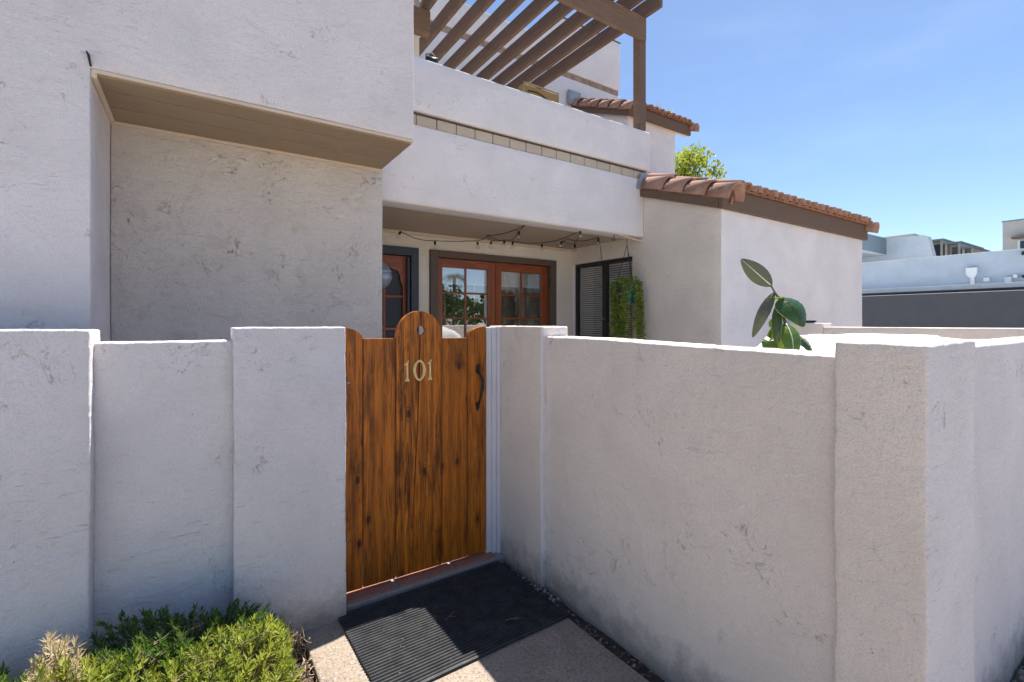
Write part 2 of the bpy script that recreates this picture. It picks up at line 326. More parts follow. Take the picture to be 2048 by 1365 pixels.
# ------------------------------------------------------------------ object helpers
def thing(name, label, cat, group=None, loc=(0, 0, 0)):
    o = bpy.data.objects.new(name, None); C.objects.link(o); o.location = loc; o.empty_display_size = .1
    o['label'] = label; o['category'] = cat
    if group: o['group'] = group
    return o
def tag(o, label=None, cat=None, group=None, kind=None):
    if label: o['label'] = label
    if cat: o['category'] = cat
    if group: o['group'] = group
    if kind: o['kind'] = kind
    return o
bpy.context.view_layer.update()
def link(name, me, mat, parent=None, smooth=False):
    o = bpy.data.objects.new(name, me); C.objects.link(o)
    if mat: me.materials.append(M[mat] if isinstance(mat, str) else mat)
    if parent:
        o.parent = parent
        p = parent; off = Vector((0, 0, 0))
        while p: off += p.location; p = p.parent
        o.location = -off      # meshes are written in world coordinates
    if smooth:
        for p in me.polygons: p.use_smooth = True
    return o
class MB:
    def __init__(s): s.v = []; s.f = []; s.t = []; s.uv = None
    def add(s, vs, fs, tint=None):
        n = len(s.v); s.v += [tuple(v) for v in vs]; s.f += [tuple(i + n for i in f) for f in fs]
        s.t += [tint if tint is not None else 0.] * len(fs)
    def box(s, x0, x1, y0, y1, z0, z1):
        vs = [(x, y, z) for z in (z0, z1) for y in (y0, y1) for x in (x0, x1)]
        s.add(vs, [(0, 2, 3, 1), (4, 5, 7, 6), (0, 1, 5, 4), (1, 3, 7, 5), (3, 2, 6, 7), (2, 0, 4, 6)])
    def obox(s, c, ax, ay, az):   # box from centre and half-axis vectors
        c = Vector(c); ax, ay, az = map(Vector, (ax, ay, az))
        vs = [c + i * ax + j * ay + k_ * az for k_ in (-1, 1) for j in (-1, 1) for i in (-1, 1)]
        s.add(vs, [(0, 2, 3, 1), (4, 5, 7, 6), (0, 1, 5, 4), (1, 3, 7, 5), (3, 2, 6, 7), (2, 0, 4, 6)])
    def tube(s, pts, r, n=6, cap=True):
        pts = [Vector(p) for p in pts]; rr = r if isinstance(r, (list, tuple)) else [r] * len(pts)
        up = Vector((0, 0, 1)); rings = []; base = len(s.v)
        prev = None
        for i, p in enumerate(pts):
            d = (pts[min(i + 1, len(pts) - 1)] - pts[max(i - 1, 0)]).normalized()
            a = d.cross(up) if prev is None else (prev - d * prev.dot(d))
            if a.length < 1e-4: a = d.cross(Vector((1, 0, 0)))
            a.normalize(); prev = a; b = d.cross(a)
            for j in range(n):
                th = 2 * math.pi * j / n; s.v.append(tuple(p + (a * math.cos(th) + b * math.sin(th)) * rr[i]))
        m = len(pts)
        for i in range(m - 1):
            for j in range(n):
                s.f.append((base + i * n + j, base + i * n + (j + 1) % n, base + (i + 1) * n + (j + 1) % n, base + (i + 1) * n + j)); s.t.append(0.)
        if cap:
            s.f.append(tuple(base + j for j in range(n))[::-1]); s.t.append(0.)
            s.f.append(tuple(base + (m - 1) * n + j for j in range(n))); s.t.append(0.)
    def lathe(s, c, prof, n=20):
        base = len(s.v)
        for r, z in prof:
            for j in range(n):
                th = 2 * math.pi * j / n; s.v.append((c[0] + r * math.cos(th), c[1] + r * math.sin(th), c[2] + z))
        for i in range(len(prof) - 1):
            for j in range(n):
                s.f.append((base + i * n + j, base + i * n + (j + 1) % n, base + (i + 1) * n + (j + 1) % n, base + (i + 1) * n + j)); s.t.append(0.)
    def build(s, name, mat, parent=None, smooth=False, bevel=0, tint=False):
        me = bpy.data.meshes.new(name); me.from_pydata(s.v, [], s.f); me.update()
        if tint:
            a = me.attributes.new('tint', 'FLOAT', 'FACE'); a.data.foreach_set('value', s.t)
        o = link(name, me, mat, parent, smooth)
        if bevel:
            b = o.modifiers.new('bevel', 'BEVEL'); b.width = bevel; b.segments = 2; b.limit_method = 'ANGLE'; b.angle_limit = R(40)
        return o
def box(name, mat, parent, x0, x1, y0, y1, z0, z1, bevel=.003):
    m = MB(); m.box(x0, x1, y0, y1, z0, z1); return m.build(name, mat, parent, bevel=bevel)
def span(a, b, res):
    n = max(1, round((b - a) / res)); return [a + (b - a) * i / n for i in range(n)]
def solid(name, boxes, res, amp, bevel, mat, parent=None, warp=None, freq=(2.5, 14), amp2=None, segs=3):
    """union of boxes on a rectilinear grid, subdivided, its surface made uneven, its edges rounded"""
    if bevel: res = max(res, bevel * 2.6)
    axes = []
    for a in range(3):
        cuts = sorted({round(b[2 * a], 5) for b in boxes} | {round(b[2 * a + 1], 5) for b in boxes})
        l = []
        for i in range(len(cuts) - 1): l += span(cuts[i], cuts[i + 1], res)
        axes.append(l + [cuts[-1]])
    X, Y, Z = axes; nx, ny, nz_ = len(X) - 1, len(Y) - 1, len(Z) - 1
    occ = set()
    for b in boxes:
        xs = [i for i in range(nx) if b[0] < (X[i] + X[i + 1]) / 2 < b[1]]
        ys = [i for i in range(ny) if b[2] < (Y[i] + Y[i + 1]) / 2 < b[3]]
        zs = [i for i in range(nz_) if b[4] < (Z[i] + Z[i + 1]) / 2 < b[5]]
        for i in xs:
            for j in ys:
                for k_ in zs: occ.add((i, j, k_))
    vid = {}; vs = []; fs = []
    def V(i, j, k_):
        q = (i, j, k_)
        if q not in vid: vid[q] = len(vs); vs.append((X[i], Y[j], Z[k_]))
        return vid[q]
    D = [((-1, 0, 0), ((0, 0, 0), (0, 0, 1), (0, 1, 1), (0, 1, 0))), ((1, 0, 0), ((1, 0, 0), (1, 1, 0), (1, 1, 1), (1, 0, 1))),
         ((0, -1, 0), ((0, 0, 0), (1, 0, 0), (1, 0, 1), (0, 0, 1))), ((0, 1, 0), ((0, 1, 0), (0, 1, 1), (1, 1, 1), (1, 1, 0))),
         ((0, 0, -1), ((0, 0, 0), (0, 1, 0), (1, 1, 0), (1, 0, 0))), ((0, 0, 1), ((0, 0, 1), (1, 0, 1), (1, 1, 1), (0, 1, 1)))]
    for (i, j, k_) in occ:
        for d, q in D:
            if (i + d[0], j + d[1], k_ + d[2]) not in occ: fs.append(tuple(V(i + a, j + b, k_ + c) for a, b, c in q))
    if amp2 is None: amp2 = amp * .45
    out = []
    for v in vs:
        p = Vector(warp(v) if warp else v)
        if amp:
            n1 = noise.noise_vector(p * freq[0]); n2 = noise.noise_vector(p * freq[1] + Vector((9, 3, 5)))
            p = p + n1 * amp + n2 * amp2
            if res < .05: p = p + noise.noise_vector(p * 47 + Vector((1, 8, 2))) * amp * .62
        out.append(tuple(p))
    me = bpy.data.meshes.new(name); me.from_pydata(out, [], fs); me.update()
    o = link(name, me, mat, parent, smooth=True)
    if bevel:
        b = o.modifiers.new('bevel', 'BEVEL'); b.width = bevel; b.segments = segs; b.limit_method = 'ANGLE'; b.angle_limit = R(50); b.use_clamp_overlap = False
    me.shade_flat() if False else None
    return o

# ================================================================== GROUND
gm = MB(); gm.add([(-400, -400, -.06), (400, -400, -.06), (400, 400, -.06), (-400, 400, -.06)], [(0, 1, 2, 3)])
tag(gm.build('ground', 'ground'), kind='structure')
sl = solid('path', [(.437, 1.605, -3.0, 2.575, -.12, 0)], .06, .003, .010, 'path', None, freq=(3, 18)); tag(sl, kind='structure')
def uneven(name, mat, x0, x1, y0, y1, z, amp, res):
    m = MB(); nx = int((x1 - x0) / res); ny = int((y1 - y0) / res)
    vs = []
    for j in range(ny + 1):
        for i in range(nx + 1):
            x = x0 + (x1 - x0) * i / nx; y = y0 + (y1 - y0) * j / ny
            vs.append((x, y, z + amp * noise.noise(Vector((x * 6, y * 6, 1))) + amp * .5 * noise.noise(Vector((x * 25, y * 25, 1)))))
    m.add(vs, [(j * (nx + 1) + i, j * (nx + 1) + i + 1, (j + 1) * (nx + 1) + i + 1, (j + 1) * (nx + 1) + i) for j in range(ny) for i in range(nx)])
    return m.build(name, mat, smooth=True)
tag(uneven('planting_bed', 'soil', -2.2, .45, .9, 2.62, -.035, .016, .03), kind='structure')
tag(uneven('soil_strip', 'soil', 1.575, 1.72, -.5, 2.6, -.03, .014, .02), kind='structure')
cf_ = MB(); cf_.box(-.4, 6.0, 2.79, 5.6, -.1, .030); cf_.box(1.88, 6.0, .70, 2.7895, -.1, .030)
tag(cf_.build('courtyard_floor', 'concrete'), kind='structure')

# ================================================================== GARDEN WALLS
AM = .0045
gw = thing('garden_wall', 'low white stucco garden wall left of the wooden gate, two raised pillars with a lower panel between', 'wall', loc=(.1, 2.65, 0))
tag(solid('pillar', [(-1.9, -.349, 2.516, 2.78, -.1, 1.489)], .021, AM, .0078, 'stucco_fence', gw), 'broad end pillar at the left edge')
tag(solid('wall_panel', [(-.352, .151, 2.60, 2.775, -.1, 1.436)], .021, AM, .0078, 'stucco_fence', gw), 'recessed lower panel between pillars')
tag(solid('pillar', [(.148, .648, 2.516, 2.78, -.1, 1.496)], .021, AM, .0078, 'stucco_fence', gw), 'pillar that carries the gate')
cw = thing('courtyard_wall', 'low tan stucco courtyard wall running from the gate to the big corner pillar and on to the right', 'wall', loc=(2, 1.2, 0))
tag(solid('pillar', [(1.66, 1.86, 2.19, 2.78, -.1, 1.497)], .026, AM * .8, .010, 'stucco_warm', cw), 'short pillar beside the gate')
tag(solid('wall_panel', [(1.692, 1.89, .68, 2.195, -.1, 1.44)], .023, AM, .0085, 'stucco_warm', cw,
          warp=lambda v: (v[0], v[1], v[2] - .027 * (2.19 - v[1]) / 1.5 * max(0, min(1, (v[2] - .9) / .54)))), 'long lower panel between the pillars')
def crown(v):
    x, y, z = v
    if z > 1.3: z += .012 * max(0, min(1, (y - .46) / .1)) * max(0, min(1, (x - 1.66) / .15))
    return (x, y, z)
tag(solid('pillar', [(1.66, 2.1, .4555, .683, -.1, 1.460)], .021, AM * 1.3, .0078, 'stucco_warm', cw, warp=crown), 'massive corner pillar in the foreground')
tag(solid('wall_panel', [(2.097, 6.0, .53, .72, -.1, 1.432)], .035, AM, .010, 'stucco_warm', cw), 'panel right of the corner pillar')
sw = thing('side_wall', 'low tan wall with a sunlit top behind the rubber plant, in front of the slate carport', 'wall', loc=(5.3, 1.6, 0))
tag(solid('pillar', [(5.2, 5.42, 2.25, 2.64, -.1, 1.512)], .06, AM * .5, .012, 'stucco_warm', sw))
tag(solid('wall_panel', [(5.22, 5.42, .72, 2.25, -.1, 1.474)], .06, AM * .5, .012, 'stucco_warm', sw))

# the faces towards the street take the cooler stucco colour of the garden wall
for o in cw.children:
    o.data.materials.append(M['stucco_fence'])
    for p in o.data.polygons:
        if p.normal.y < -.75: p.material_index = 1

# ================================================================== GATE
YG = 2.65
gate = thing('garden_gate', 'scorched orange-brown wooden gate of vertical planks with round arched top and number 101', 'gate', loc=(1.1, YG, .05))
def plank(poly, thick=.036, dy=0., holes=None, name='plank'):
    """poly: XZ outline counter-clockwise; extruded along Y"""
    bm = bmesh.new()
    vs = [bm.verts.new((x, YG + dy, z)) for x, z in poly]
    f = bm.faces.new(vs)
    r = bmesh.ops.extrude_face_region(bm, geom=[f]); 
    for v in r['geom']:
        if isinstance(v, bmesh.types.BMVert): v.co.y += thick
    bmesh.ops.recalc_face_normals(bm, faces=bm.faces)
    me = bpy.data.meshes.new(name); bm.to_mesh(me); bm.free()
    o = link(name, me, 'gate', gate)
    b = o.modifiers.new('bevel', 'BEVEL'); b.width = .0022; b.segments = 2; b.limit_method = 'ANGLE'; b.angle_limit = R(35)
    return o
g = .0024
def quarter(xa, za, xb, zb, cx, cz, rx, rz, a0, a1, n=12):
    return [(cx + rx * math.cos(a0 + (a1 - a0) * i / n), cz + rz * math.sin(a0 + (a1 - a0) * i / n)) for i in range(n + 1)]
# left plank: high at its outer edge, falling in a convex curve to the flat part
pl = [(.650, .054), (.773 - g, .052)] + [(.650 + (.123 - g) * math.sin(t), 1.429 + .064 * math.cos(t)) for t in [math.pi / 2 * (1 - i / 12) for i in range(13)]]
plank(pl)
plank([(.773 + g, .052), (.961 - g, .051), (.961 - g, 1.4275), (.773 + g, 1.429)], dy=.0012)
plank([(1.250 + g, .050), (1.425 - g, .049), (1.425 - g, 1.422), (1.250 + g, 1.424)], dy=.0008)
pr = [(1.425 + g, .049), (1.560, .049)] + [(1.560 - (.135 - g) * math.sin(t), 1.424 + .07 * math.cos(t)) for t in [math.pi / 2 * i / 12 for i in range(13)]]
plank(pr, dy=.0016)
# arched middle plank, split by a long crack running down from a round hole
cx, rz, rx = 1.1055, .160, .1445 - g
hx, hz, hr = 1.117, 1.473, .027
def crackx(z): 
    t = (1.42 - z) / 1.36
    return 1.108 - .040 * max(0, t) - .012 * max(0, min(1, (t - .35) * 3)) + .0035 * noise.noise(Vector((0, 0, z * 9))) + .0012 * noise.noise(Vector((4, 0, z * 55)))
def cw_(z): return .0032 * max(0, min(1, (z - .25) / .5)) + .0006
zs = [1.44 - (1.44 - .052) * i / 46 for i in range(47)]
top_split = [(1.113, 1.588), (1.1155, 1.545), (1.1145, 1.50)]
left = [(.961 + g, .051)] + [(crackx(z) - cw_(z), z) for z in zs[::-1]]
aL = [math.pi * 1.45 - math.pi * .93 * i / 12 for i in range(13)]
left += [(hx - .003 + hr * math.cos(a), hz + hr * math.sin(a)) for a in [math.pi * 1.42 - (math.pi * .90) * i / 12 for i in range(13)]]
left += [(1.1135, 1.53), (1.1125, 1.5865)]
left += [(cx + rx * math.cos(a), 1.4275 + rz * math.sin(a)) for a in [math.pi * .5 + .05 + (math.pi * .5 - .05) * i / 16 for i in range(1, 17)]]
plank(left, dy=-.0022)
right = [(1.250 - g, .050)] + [(cx + rx * math.cos(a), 1.4275 + rz * math.sin(a)) for a in [(math.pi * .5 - .05) * i / 16 for i in range(16)]]
right += [(1.1148, 1.5865), (1.1155, 1.53)]
right += [(hx + hr * math.cos(a), hz + hr * math.sin(a)) for a in [math.pi * .49 - (math.pi * 1.07) * i / 14 for i in range(15)]]
right += [(crackx(z) + cw_(z), z) for z in zs]
plank(right, dy=-.0022)
for z in (.28, 1.2): 
    m = MB(); m.box(.655, 1.555, YG + .042, YG + .078, z, z + .09); m.build('back_rail', 'gate', gate, bevel=.003)
# numerals
def ext(name, loops, y, th, mat, parent, bevel=.0008):
    bm = bmesh.new()
    for quad in loops:
        vs = [bm.verts.new((x, y, z)) for x, z in quad]; f = bm.faces.new(vs)
        r = bmesh.ops.extrude_face_region(bm, geom=[f])
        for v in r['geom']:
            if isinstance(v, bmesh.types.BMVert): v.co.y -= th
    bmesh.ops.remove_doubles(bm, verts=bm.verts, dist=.00002)
    bmesh.ops.recalc_face_normals(bm, faces=bm.faces)
    me = bpy.data.meshes.new(name); bm.to_mesh(me); bm.free(); o = link(name, me, mat, parent)
    if bevel:
        b = o.modifiers.new('bevel', 'BEVEL'); b.width = bevel; b.segments = 2; b.limit_method = 'ANGLE'; b.angle_limit = R(35)
    return o
YN = YG - .0025
def one(x0, z0, h):
    P = [(0, .0), (.030, .0), (.0215, .16), (.0205, .85), (.026, 1.0), (.020, .985), (.010, .90), (-.004, .80), (.001, .775), (.0095, .815), (.0100, .18)]
    return [(x0 + x, z0 + z * h) for x, z in P]
def digit_one(x0, z0, h, lab):
    o = ext('numeral', [one(x0, z0, h)], YN, .004, 'brass', gate); tag(o, lab)
    m = MB(); 
    for z in (.10, .90): m.lathe((0, 0, 0), [(.0001, 0), (.0022, 0)], 8)
    for xx, zz in ((.013, .08), (.017, .90)):
        m = MB(); m.tube([(x0 + xx, YN - .003, z0 + zz * h), (x0 + xx, YN - .0052, z0 + zz * h)], .0022, 8); m.build('screw', 'black', o)
digit_one(1.012, 1.176, .122, 'left brass numeral 1')
digit_one(1.155, 1.176, .122, 'right brass numeral 1')
n_ = 28; ox, oz = 1.103, 1.236; q = []
for i in range(n_):
    a, b = [2 * math.pi * j / n_ for j in (i, i + 1)]
    def rr(t, out): 
        px = (.036 if out else .0225) + (.004 if out else 0) * math.cos(2 * t); pz = .062 if out else .050
        return (ox + px * math.cos(t) * (1 + .06 * math.sin(t)), oz + pz * math.sin(t))
    q.append([rr(a, 0), rr(a, 1), rr(b, 1), rr(b, 0)])
tag(ext('numeral', q, YN, .004, 'brass', gate, 0), 'brass numeral 0 in the middle')
# wrought handle
hd = MB()
YH = YG + .001
def spade(cz, up):
    s = 1 if up else -1
    P = [(-.009, -.018 * s), (.009, -.018 * s), (.0145, -.002 * s), (.010, .010 * s), (.0135, .018 * s), (.006, .026 * s), (0, .040 * s), (-.006, .026 * s), (-.0135, .018 * s), (-.010, .010 * s), (-.0145, -.002 * s)]
    P = [(1.497 + x, cz + z) for x, z in P]
    n = len(P); vs = [(x, YH, z) for x, z in P] + [(x, YH - .006, z) for x, z in P]
    c = (1.497, YH - .0085, cz)
    vs.append(c); fs = [(i, (i + 1) % n, n + (i + 1) % n, n + i) for i in range(n)] + [(n + i, n + (i + 1) % n, 2 * n) for i in range(n)]
    hd.add(vs, fs)
spade(1.213, True); tag(hd.build('handle_plate', 'black', gate), 'upper handle plate')
hd = MB(); spade(.993, False); tag(hd.build('handle_plate', 'black', gate), 'lower handle plate')
hg = MB(); pts = []; rad = []
for i in range(19):
    t = i / 18; z = 1.205 - (1.205 - 1.0) * t; b = math.sin(math.pi * t) ** .6
    pts.append((1.499 + .010 * math.sin(math.pi * t) + .006 * math.sin(2 * math.pi * t), YH - .008 - .036 * b, z)); rad.append(.0055 + .0048 * math.sin(math.pi * t) ** 2)
hg.tube(pts, rad, 10); ho = hg.build('handle', 'black', gate, smooth=True)
tag(ho, 'curved black iron grip'); 
for x, z in ((.694, 1.189), (.689, .34)):
    m = MB(); m.lathe((0, 0, 0), [(.0, .0045), (.005, .004), (.008, .0016), (.0092, -.001)], 12)
    m.v = [(x + a, YG - c - .001, z + b) for a, b, c in m.v]; m.build('bolt', 'steel', gate, smooth=True)
# jamb on the right
jm = thing('gate_jamb', 'white painted wooden gate jamb between the gate and the tan wall', 'door jamb', loc=(1.62, 2.68, 0))
box('jamb_board', 'jamb', jm, 1.566, 1.604, 2.655, 2.74, .008, 1.486, .002)
box('jamb_board', 'jamb', jm, 1.6055, 1.634, 2.645, 2.74, .008, 1.488, .002)
box('jamb_board', 'jamb', jm, 1.6355, 1.658, 2.628, 2.74, .004, 1.490, .002)
# threshold tiles
th = thing('threshold', 'row of terracotta tiles with pale grout under the wooden gate', 'threshold', loc=(1.15, 2.65, 0))
box('grout', 'grout', th, .650, 1.659, 2.577, 2.80, -.06, .022, .004)
for x0, x1 in ((.655, .943), (.962, 1.302), (1.322, 1.60)):
    solid('tile', [(x0, x1, 2.590, 2.79, .005, .031)], .03, .0015, .005, 'saltillo', th, segs=2)

# ================================================================== DOORMAT
mt = MB()
ca, sa = math.cos(R(1.2)), math.sin(R(1.2)); mc = (1.108, 2.213)
def mr(x, y, z): return (mc[0] + x * ca - y * sa, mc[1] + x * sa + y * ca, z)
hw, hh = .493, .340
pr_ = [(-hh, 0.003), (-hh, .010), (-hh + .012, .012)]
y = -hh + .016
while y < hh - .026:
    pr_ += [(y, .0068), (y + .003, .0135), (y + .011, .0135), (y + .014, .0068)]; y += .0195
pr_ += [(hh - .012, .012), (hh, .010), (hh, .003)]
xs = [-hw + 2 * hw * i / 24 for i in range(25)]
vs = []
for x in xs:
    for yy, z in pr_: vs.append(mr(x + .002 * noise.noise(Vector((yy * 9, 0, 0))), yy + .0015 * noise.noise(Vector((x * 7, yy * 4, 3))), z + .0015 * noise.noise(Vector((x * 4, yy * 5, 0))) + .002))
n = len(pr_)
mt.add(vs, [(i * n + j, (i + 1) * n + j, (i + 1) * n + j + 1, i * n + j + 1) for i in range(24) for j in range(n - 1)])
mt.add([vs[j] for j in range(n)], [tuple(range(n))]); mt.add([vs[24 * n + j] for j in range(n)], [tuple(range(n))[::-1]])
tag(mt.build('doormat', 'rubber'), 'black ribbed rubber doormat on the path before the gate', 'doormat')

# ================================================================== HOUSE
house = thing('house', 'white stucco two-storey house with porch, red clay tile roofs and deep front alcove', 'house', loc=(2, 5, 0))
tag(solid('wall', [(-4.5, -.388, 2.8, 3.6, -.1, 3.61), (-.388, 1.131, 2.8, 3.6, 2.652, 3.61), (-4.5, 1.131, 3.6, 7, 2.652, 3.61), (-4.5, 1.131, 3.6, 3.8, -.1, 2.652)], .11, .004, .007, 'stucco', house, freq=(1.2, 7), segs=2),
    'large upper bay and left pier facing the street')
tag(solid('wall', [(-.386, 1.131, 3.397, 3.598, -.1, 2.650)], .10, .004, .006, 'stucco_rough', house, freq=(1.2, 7), segs=2), 'rough patched back wall of the alcove')
# alcove soffit: boards and trims
yb = [2.803, 2.965, 3.165, 3.385]
for i in range(3):
    box('soffit_board', 'soffit', house, -.372, 1.120, yb[i] + .012, yb[i + 1] - .009 + .012, 2.626 - .002 * i, 2.645, .002)
box('soffit_gap_shade', 'casing', house, -.37, 1.12, 2.82, 3.38, 2.6455, 2.6495, 0)  # dark sheet behind the boards, its colour stands in for shade in the joints
box('soffit_trim', 'soffit_trim', house, -.386, 1.128, 3.383, 3.3955, 2.606, 2.648, .002)
box('soffit_trim', 'soffit_trim', house, -.3865, -.366, 2.806, 3.382, 2.612, 2.648, .002)
box('soffit_trim', 'soffit_trim', house, -.380, 1.128, 2.800, 2.8135, 2.634, 2.649, .001)
m = MB(); m.tube([(-.385, 2.796, 2.655), (-.392, 2.786, 2.70), (-.399, 2.789, 2.715)], [.004, .006, .003], 6); m.build('nail', 'black', house)
# porch back wall with two openings
DW = 4.8; CT = 2.31
tag(solid('wall', [(-1, .95, DW, 5.0, -.1, 3.2), (1.985, 2.116, DW, 5.0, -.1, CT), (3.857, 4.13, DW, 5.0, -.1, CT), (.95, 4.13, DW, 5.0, CT, 3.2)], .10, .003, .005, 'cream', house, freq=(1.5, 8), segs=2), 'porch wall around the doors')
# right wing: side wall with a window opening, front wall
def slope(v):
    x, y, z = v
    if z > 2.5 and y < 3.591: z = 2.5 + (z - 2.5) / .4 * (.18 + (y - 2.65) * .335)
    return (x, y, z)
wing = tag(solid('wall', [(4.13, 4.30, 2.65, 3.59, -.1, 2.9), (4.30, 7.24, 2.65, 2.85, -.1, 2.9), (4.13, 4.30, 3.59, 3.754, -.1, 3.05), (4.13, 4.30, 4.766, 5.0, -.1, 3.05), (4.13, 4.30, 3.754, 4.766, -.1, .9), (4.13, 4.30, 3.754, 4.766, 2.275, 3.05)],
          .12, .003, .007, 'stucco_smooth', house, warp=slope, freq=(1.2, 7), segs=2), 'side and front wall of the right wing')
wing.data.materials.append(M['stucco_side'])        # side faces take a tanner colour than the front
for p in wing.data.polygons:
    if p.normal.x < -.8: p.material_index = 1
tag(solid('wall', [(7.06, 7.24, 2.855, 5.6, -.1, 2.69)], .2, .003, .008, 'stucco_smooth', house, freq=(1.2, 7), segs=2), 'far side wall of the right wing')
# porch beam, frieze, balcony parapet
tag(solid('wall', [(1.0, 4.128, 3.59, 3.80, 2.462, 3.093)], .11, .0025, .006, 'stucco_smooth', house, freq=(1.2, 7), segs=2), 'white beam face over the porch')
box('frieze_back', 'block_dark', house, 1.0, 4.13, 3.64, 3.80, 3.0935, 3.2035, 0)
n = 17; x0 = 1.12
for i in range(n):
    a = x0 + (4.175 - x0) * i / n; b = x0 + (4.175 - x0) * (i + 1) / n - .008
    solid('frieze_tile', [(a, b, 3.607 + random.uniform(-.002, .002), 3.66, 3.099, 3.184)], .09, .001, .003, 'block', house, segs=2)
box('frieze_trim', 'casing', house, 1.0, 4.19, 3.600, 3.66, 3.188, 3.1995, .002)
tag(solid('parapet', [(1.0, 4.22, 3.575, 3.77, 3.203, 3.633), (4.05, 4.22, 3.77, 5.6, 2.9, 3.633)], .10, .003, .010, 'stucco_smooth', house, freq=(1.2, 8), segs=2), 'balcony parapet')
box('balcony_floor', 'concrete', house, 1.0, 4.05, 3.80, 8.0, 3.05, 3.10, 0)
# porch soffit: narrow boards run along the house
m_ = 11
for i in range(m_):
    a = 3.802 + (4.798 - 3.802) * i / m_; b = 3.802 + (4.798 - 3.802) * (i + 1) / m_ - .006
    box('soffit_board', 'porch_soffit', house, 1.0, 4.128, a, b, 2.478, 2.496, .002)
box('soffit_trim', 'soffit_trim', house, 1.0, 4.05, 3.585, 3.600, 2.452, 2.4615, .001)
m = MB(); m.obox((3.93, 3.62, 2.437), (.20, 0, -.022), (0, .020, 0), (.0006, 0, .006)); tag(m.build('soffit_trim', 'soffit_trim', house), 'sagging end of the soffit trim')
box('cornice', 'soffit_trim', house, 1.0, 4.128, 4.770, 4.797, 2.445, 2.477, .004)

# ---- doors
def lites(parent, x0, x1, y, z_top, cols, bars, zbot, mat_v='door', mat_h='door_h', bar=.022):
    for c in cols: box('glazing_bar', mat_v, parent, c - bar / 2, c + bar / 2, y - .010, y + .016, zbot, z_top, .003)
    for z in bars: box('glazing_bar', mat_h, parent, x0, x1, y - .0085, y + .0145, z - bar / 2, z + bar / 2, .003)
cas = box('door_casing', 'casing', house, 2.118, 2.212, DW - .03, DW + .10, .035, CT - .002, .004); tag(cas, 'brown casing of the french doors')
box('door_casing', 'casing', house, 3.762, 3.855, DW - .03, DW + .10, .035, CT - .002, .004)
box('door_casing', 'casing', house, 2.2125, 3.7615, DW - .029, DW + .10, 2.234, CT - .002, .004)
YD = DW + .035
for li, (x0, x1, gx0, gx1) in enumerate(((2.217, 2.975, 2.287, 2.878), (2.981, 3.758, 3.063, 3.660))):
    zt, zb = 2.230, .045; gt, gb = 2.133, .36
    frame = MB()
    frame.box(x0, gx0, YD, YD + .045, zb, zt); frame.box(gx1, x1, YD, YD + .045, zb, zt)
    d = frame.build('french_door', 'door', house, bevel=.004); tag(d, ['left french door leaf', 'right french door leaf'][li])
    box('rail', 'door_h', d, gx0 + .0005, gx1 - .0005, YD + .001, YD + .044, gt, zt, .003)
    box('rail', 'door_h', d, gx0 + .0005, gx1 - .0005, YD + .001, YD + .044, zb, gb, .003)
    xm = (gx0 + gx1) / 2; zsb = [1.852 - .285 * i for i in range(6)]
    lites(d, gx0, gx1, YD + .018, gt, [xm], [z for z in zsb if z > gb + .1], gb)
    edges = [gt] + [z for z in zsb if z > gb + .1] + [gb]
    for i in range(len(edges) - 1):
        for xa, xb in ((gx0, xm), (xm, gx1)):
            m = MB(); y_ = YD + .019; e_ = .0025; ti = random.uniform(-.0011, .0011); tj = random.uniform(-.0008, .0008)
            m.add([(xa, y_ + ti, edges[i + 1]), (xb, y_ - ti, edges[i + 1]), (xb, y_ - ti + tj, edges[i]), (xa, y_ + ti + tj, edges[i]),
                   (xa, y_ + ti + .003, edges[i + 1]), (xb, y_ - ti + .003, edges[i + 1]), (xb, y_ - ti + tj + .003, edges[i]), (xa, y_ + ti + tj + .003, edges[i])],
                  [(0, 1, 2, 3), (7, 6, 5, 4), (0, 4, 5, 1), (1, 5, 6, 2), (2, 6, 7, 3), (3, 7, 4, 0)])
            m.build('pane', 'glass', d)
    bl = MB(); z = gt + .02
    while z > 1.975: bl.obox((xm, YD + .062, z), ((gx1 - gx0) / 2 + .02, 0, 0), (0, .003, .0055), (0, -.0005, .0003)); z -= .0125
    bl.box(gx0 - .02, gx1 + .02, YD + .055, YD + .072, 1.953, 1.972)
    tag(bl.build('raised_blind', 'blind', d), kind='stuff')
    xw = gx0 + (.44, .43)[li]
    m = MB(); m.tube([(xw, YD + .07, 1.96), (xw + .001, YD + .07, 1.70)], .0045, 6); m.build('blind_wand', 'white', d)
    if li == 0:
        m = MB(); m.tube([(2.315, YD + .06, 1.64), (2.325, YD + .058, 1.60), (2.335, YD + .06, 1.585)], [.004, .008, .006], 8); m.build('door_handle', 'steel', d, smooth=True)
m = MB(); m.tube([(3.764, DW - .004, 1.98), (3.764, DW - .004, 2.09)], .007, 8); m.build('hinge', 'black', house)
# entry door on the left of the porch
for a, b, c, d_, lab in ((1.894 + .004, 1.983, .035, CT - .002, 'v'), (.952, 1.8975, 2.224, CT - .002, 'h')):
    box('door_casing', 'casing_blue', house, a, b, DW - .03 + (.001 if lab == 'h' else 0), DW + .10, c, d_, .004)
box('door_casing', 'casing_blue', house, 1.862, 1.888, DW - .012, DW + .02, .04, 2.208, .003)
ed = MB(); ed.box(1.829, 1.892, YD, YD + .045, .045, 2.218); ed.box(.955, 1.06, YD, YD + .045, .045, 2.218)
ed = ed.build('entry_door', 'door', house, bevel=.004); tag(ed, 'wooden entry screen door with scalloped corners')
box('rail', 'door_h', ed, 1.0605, 1.8285, YD + .001, YD + .044, 2.106, 2.218, .003)
box('rail', 'door_h', ed, 1.0605, 1.8285, YD + .001, YD + .044, .045, .35, .003)
lites(ed, 1.06, 1.829, YD + .018, 2.106, [1.631, 1.35], [1.791, 1.451, 1.11, .77], .35, bar=.026)
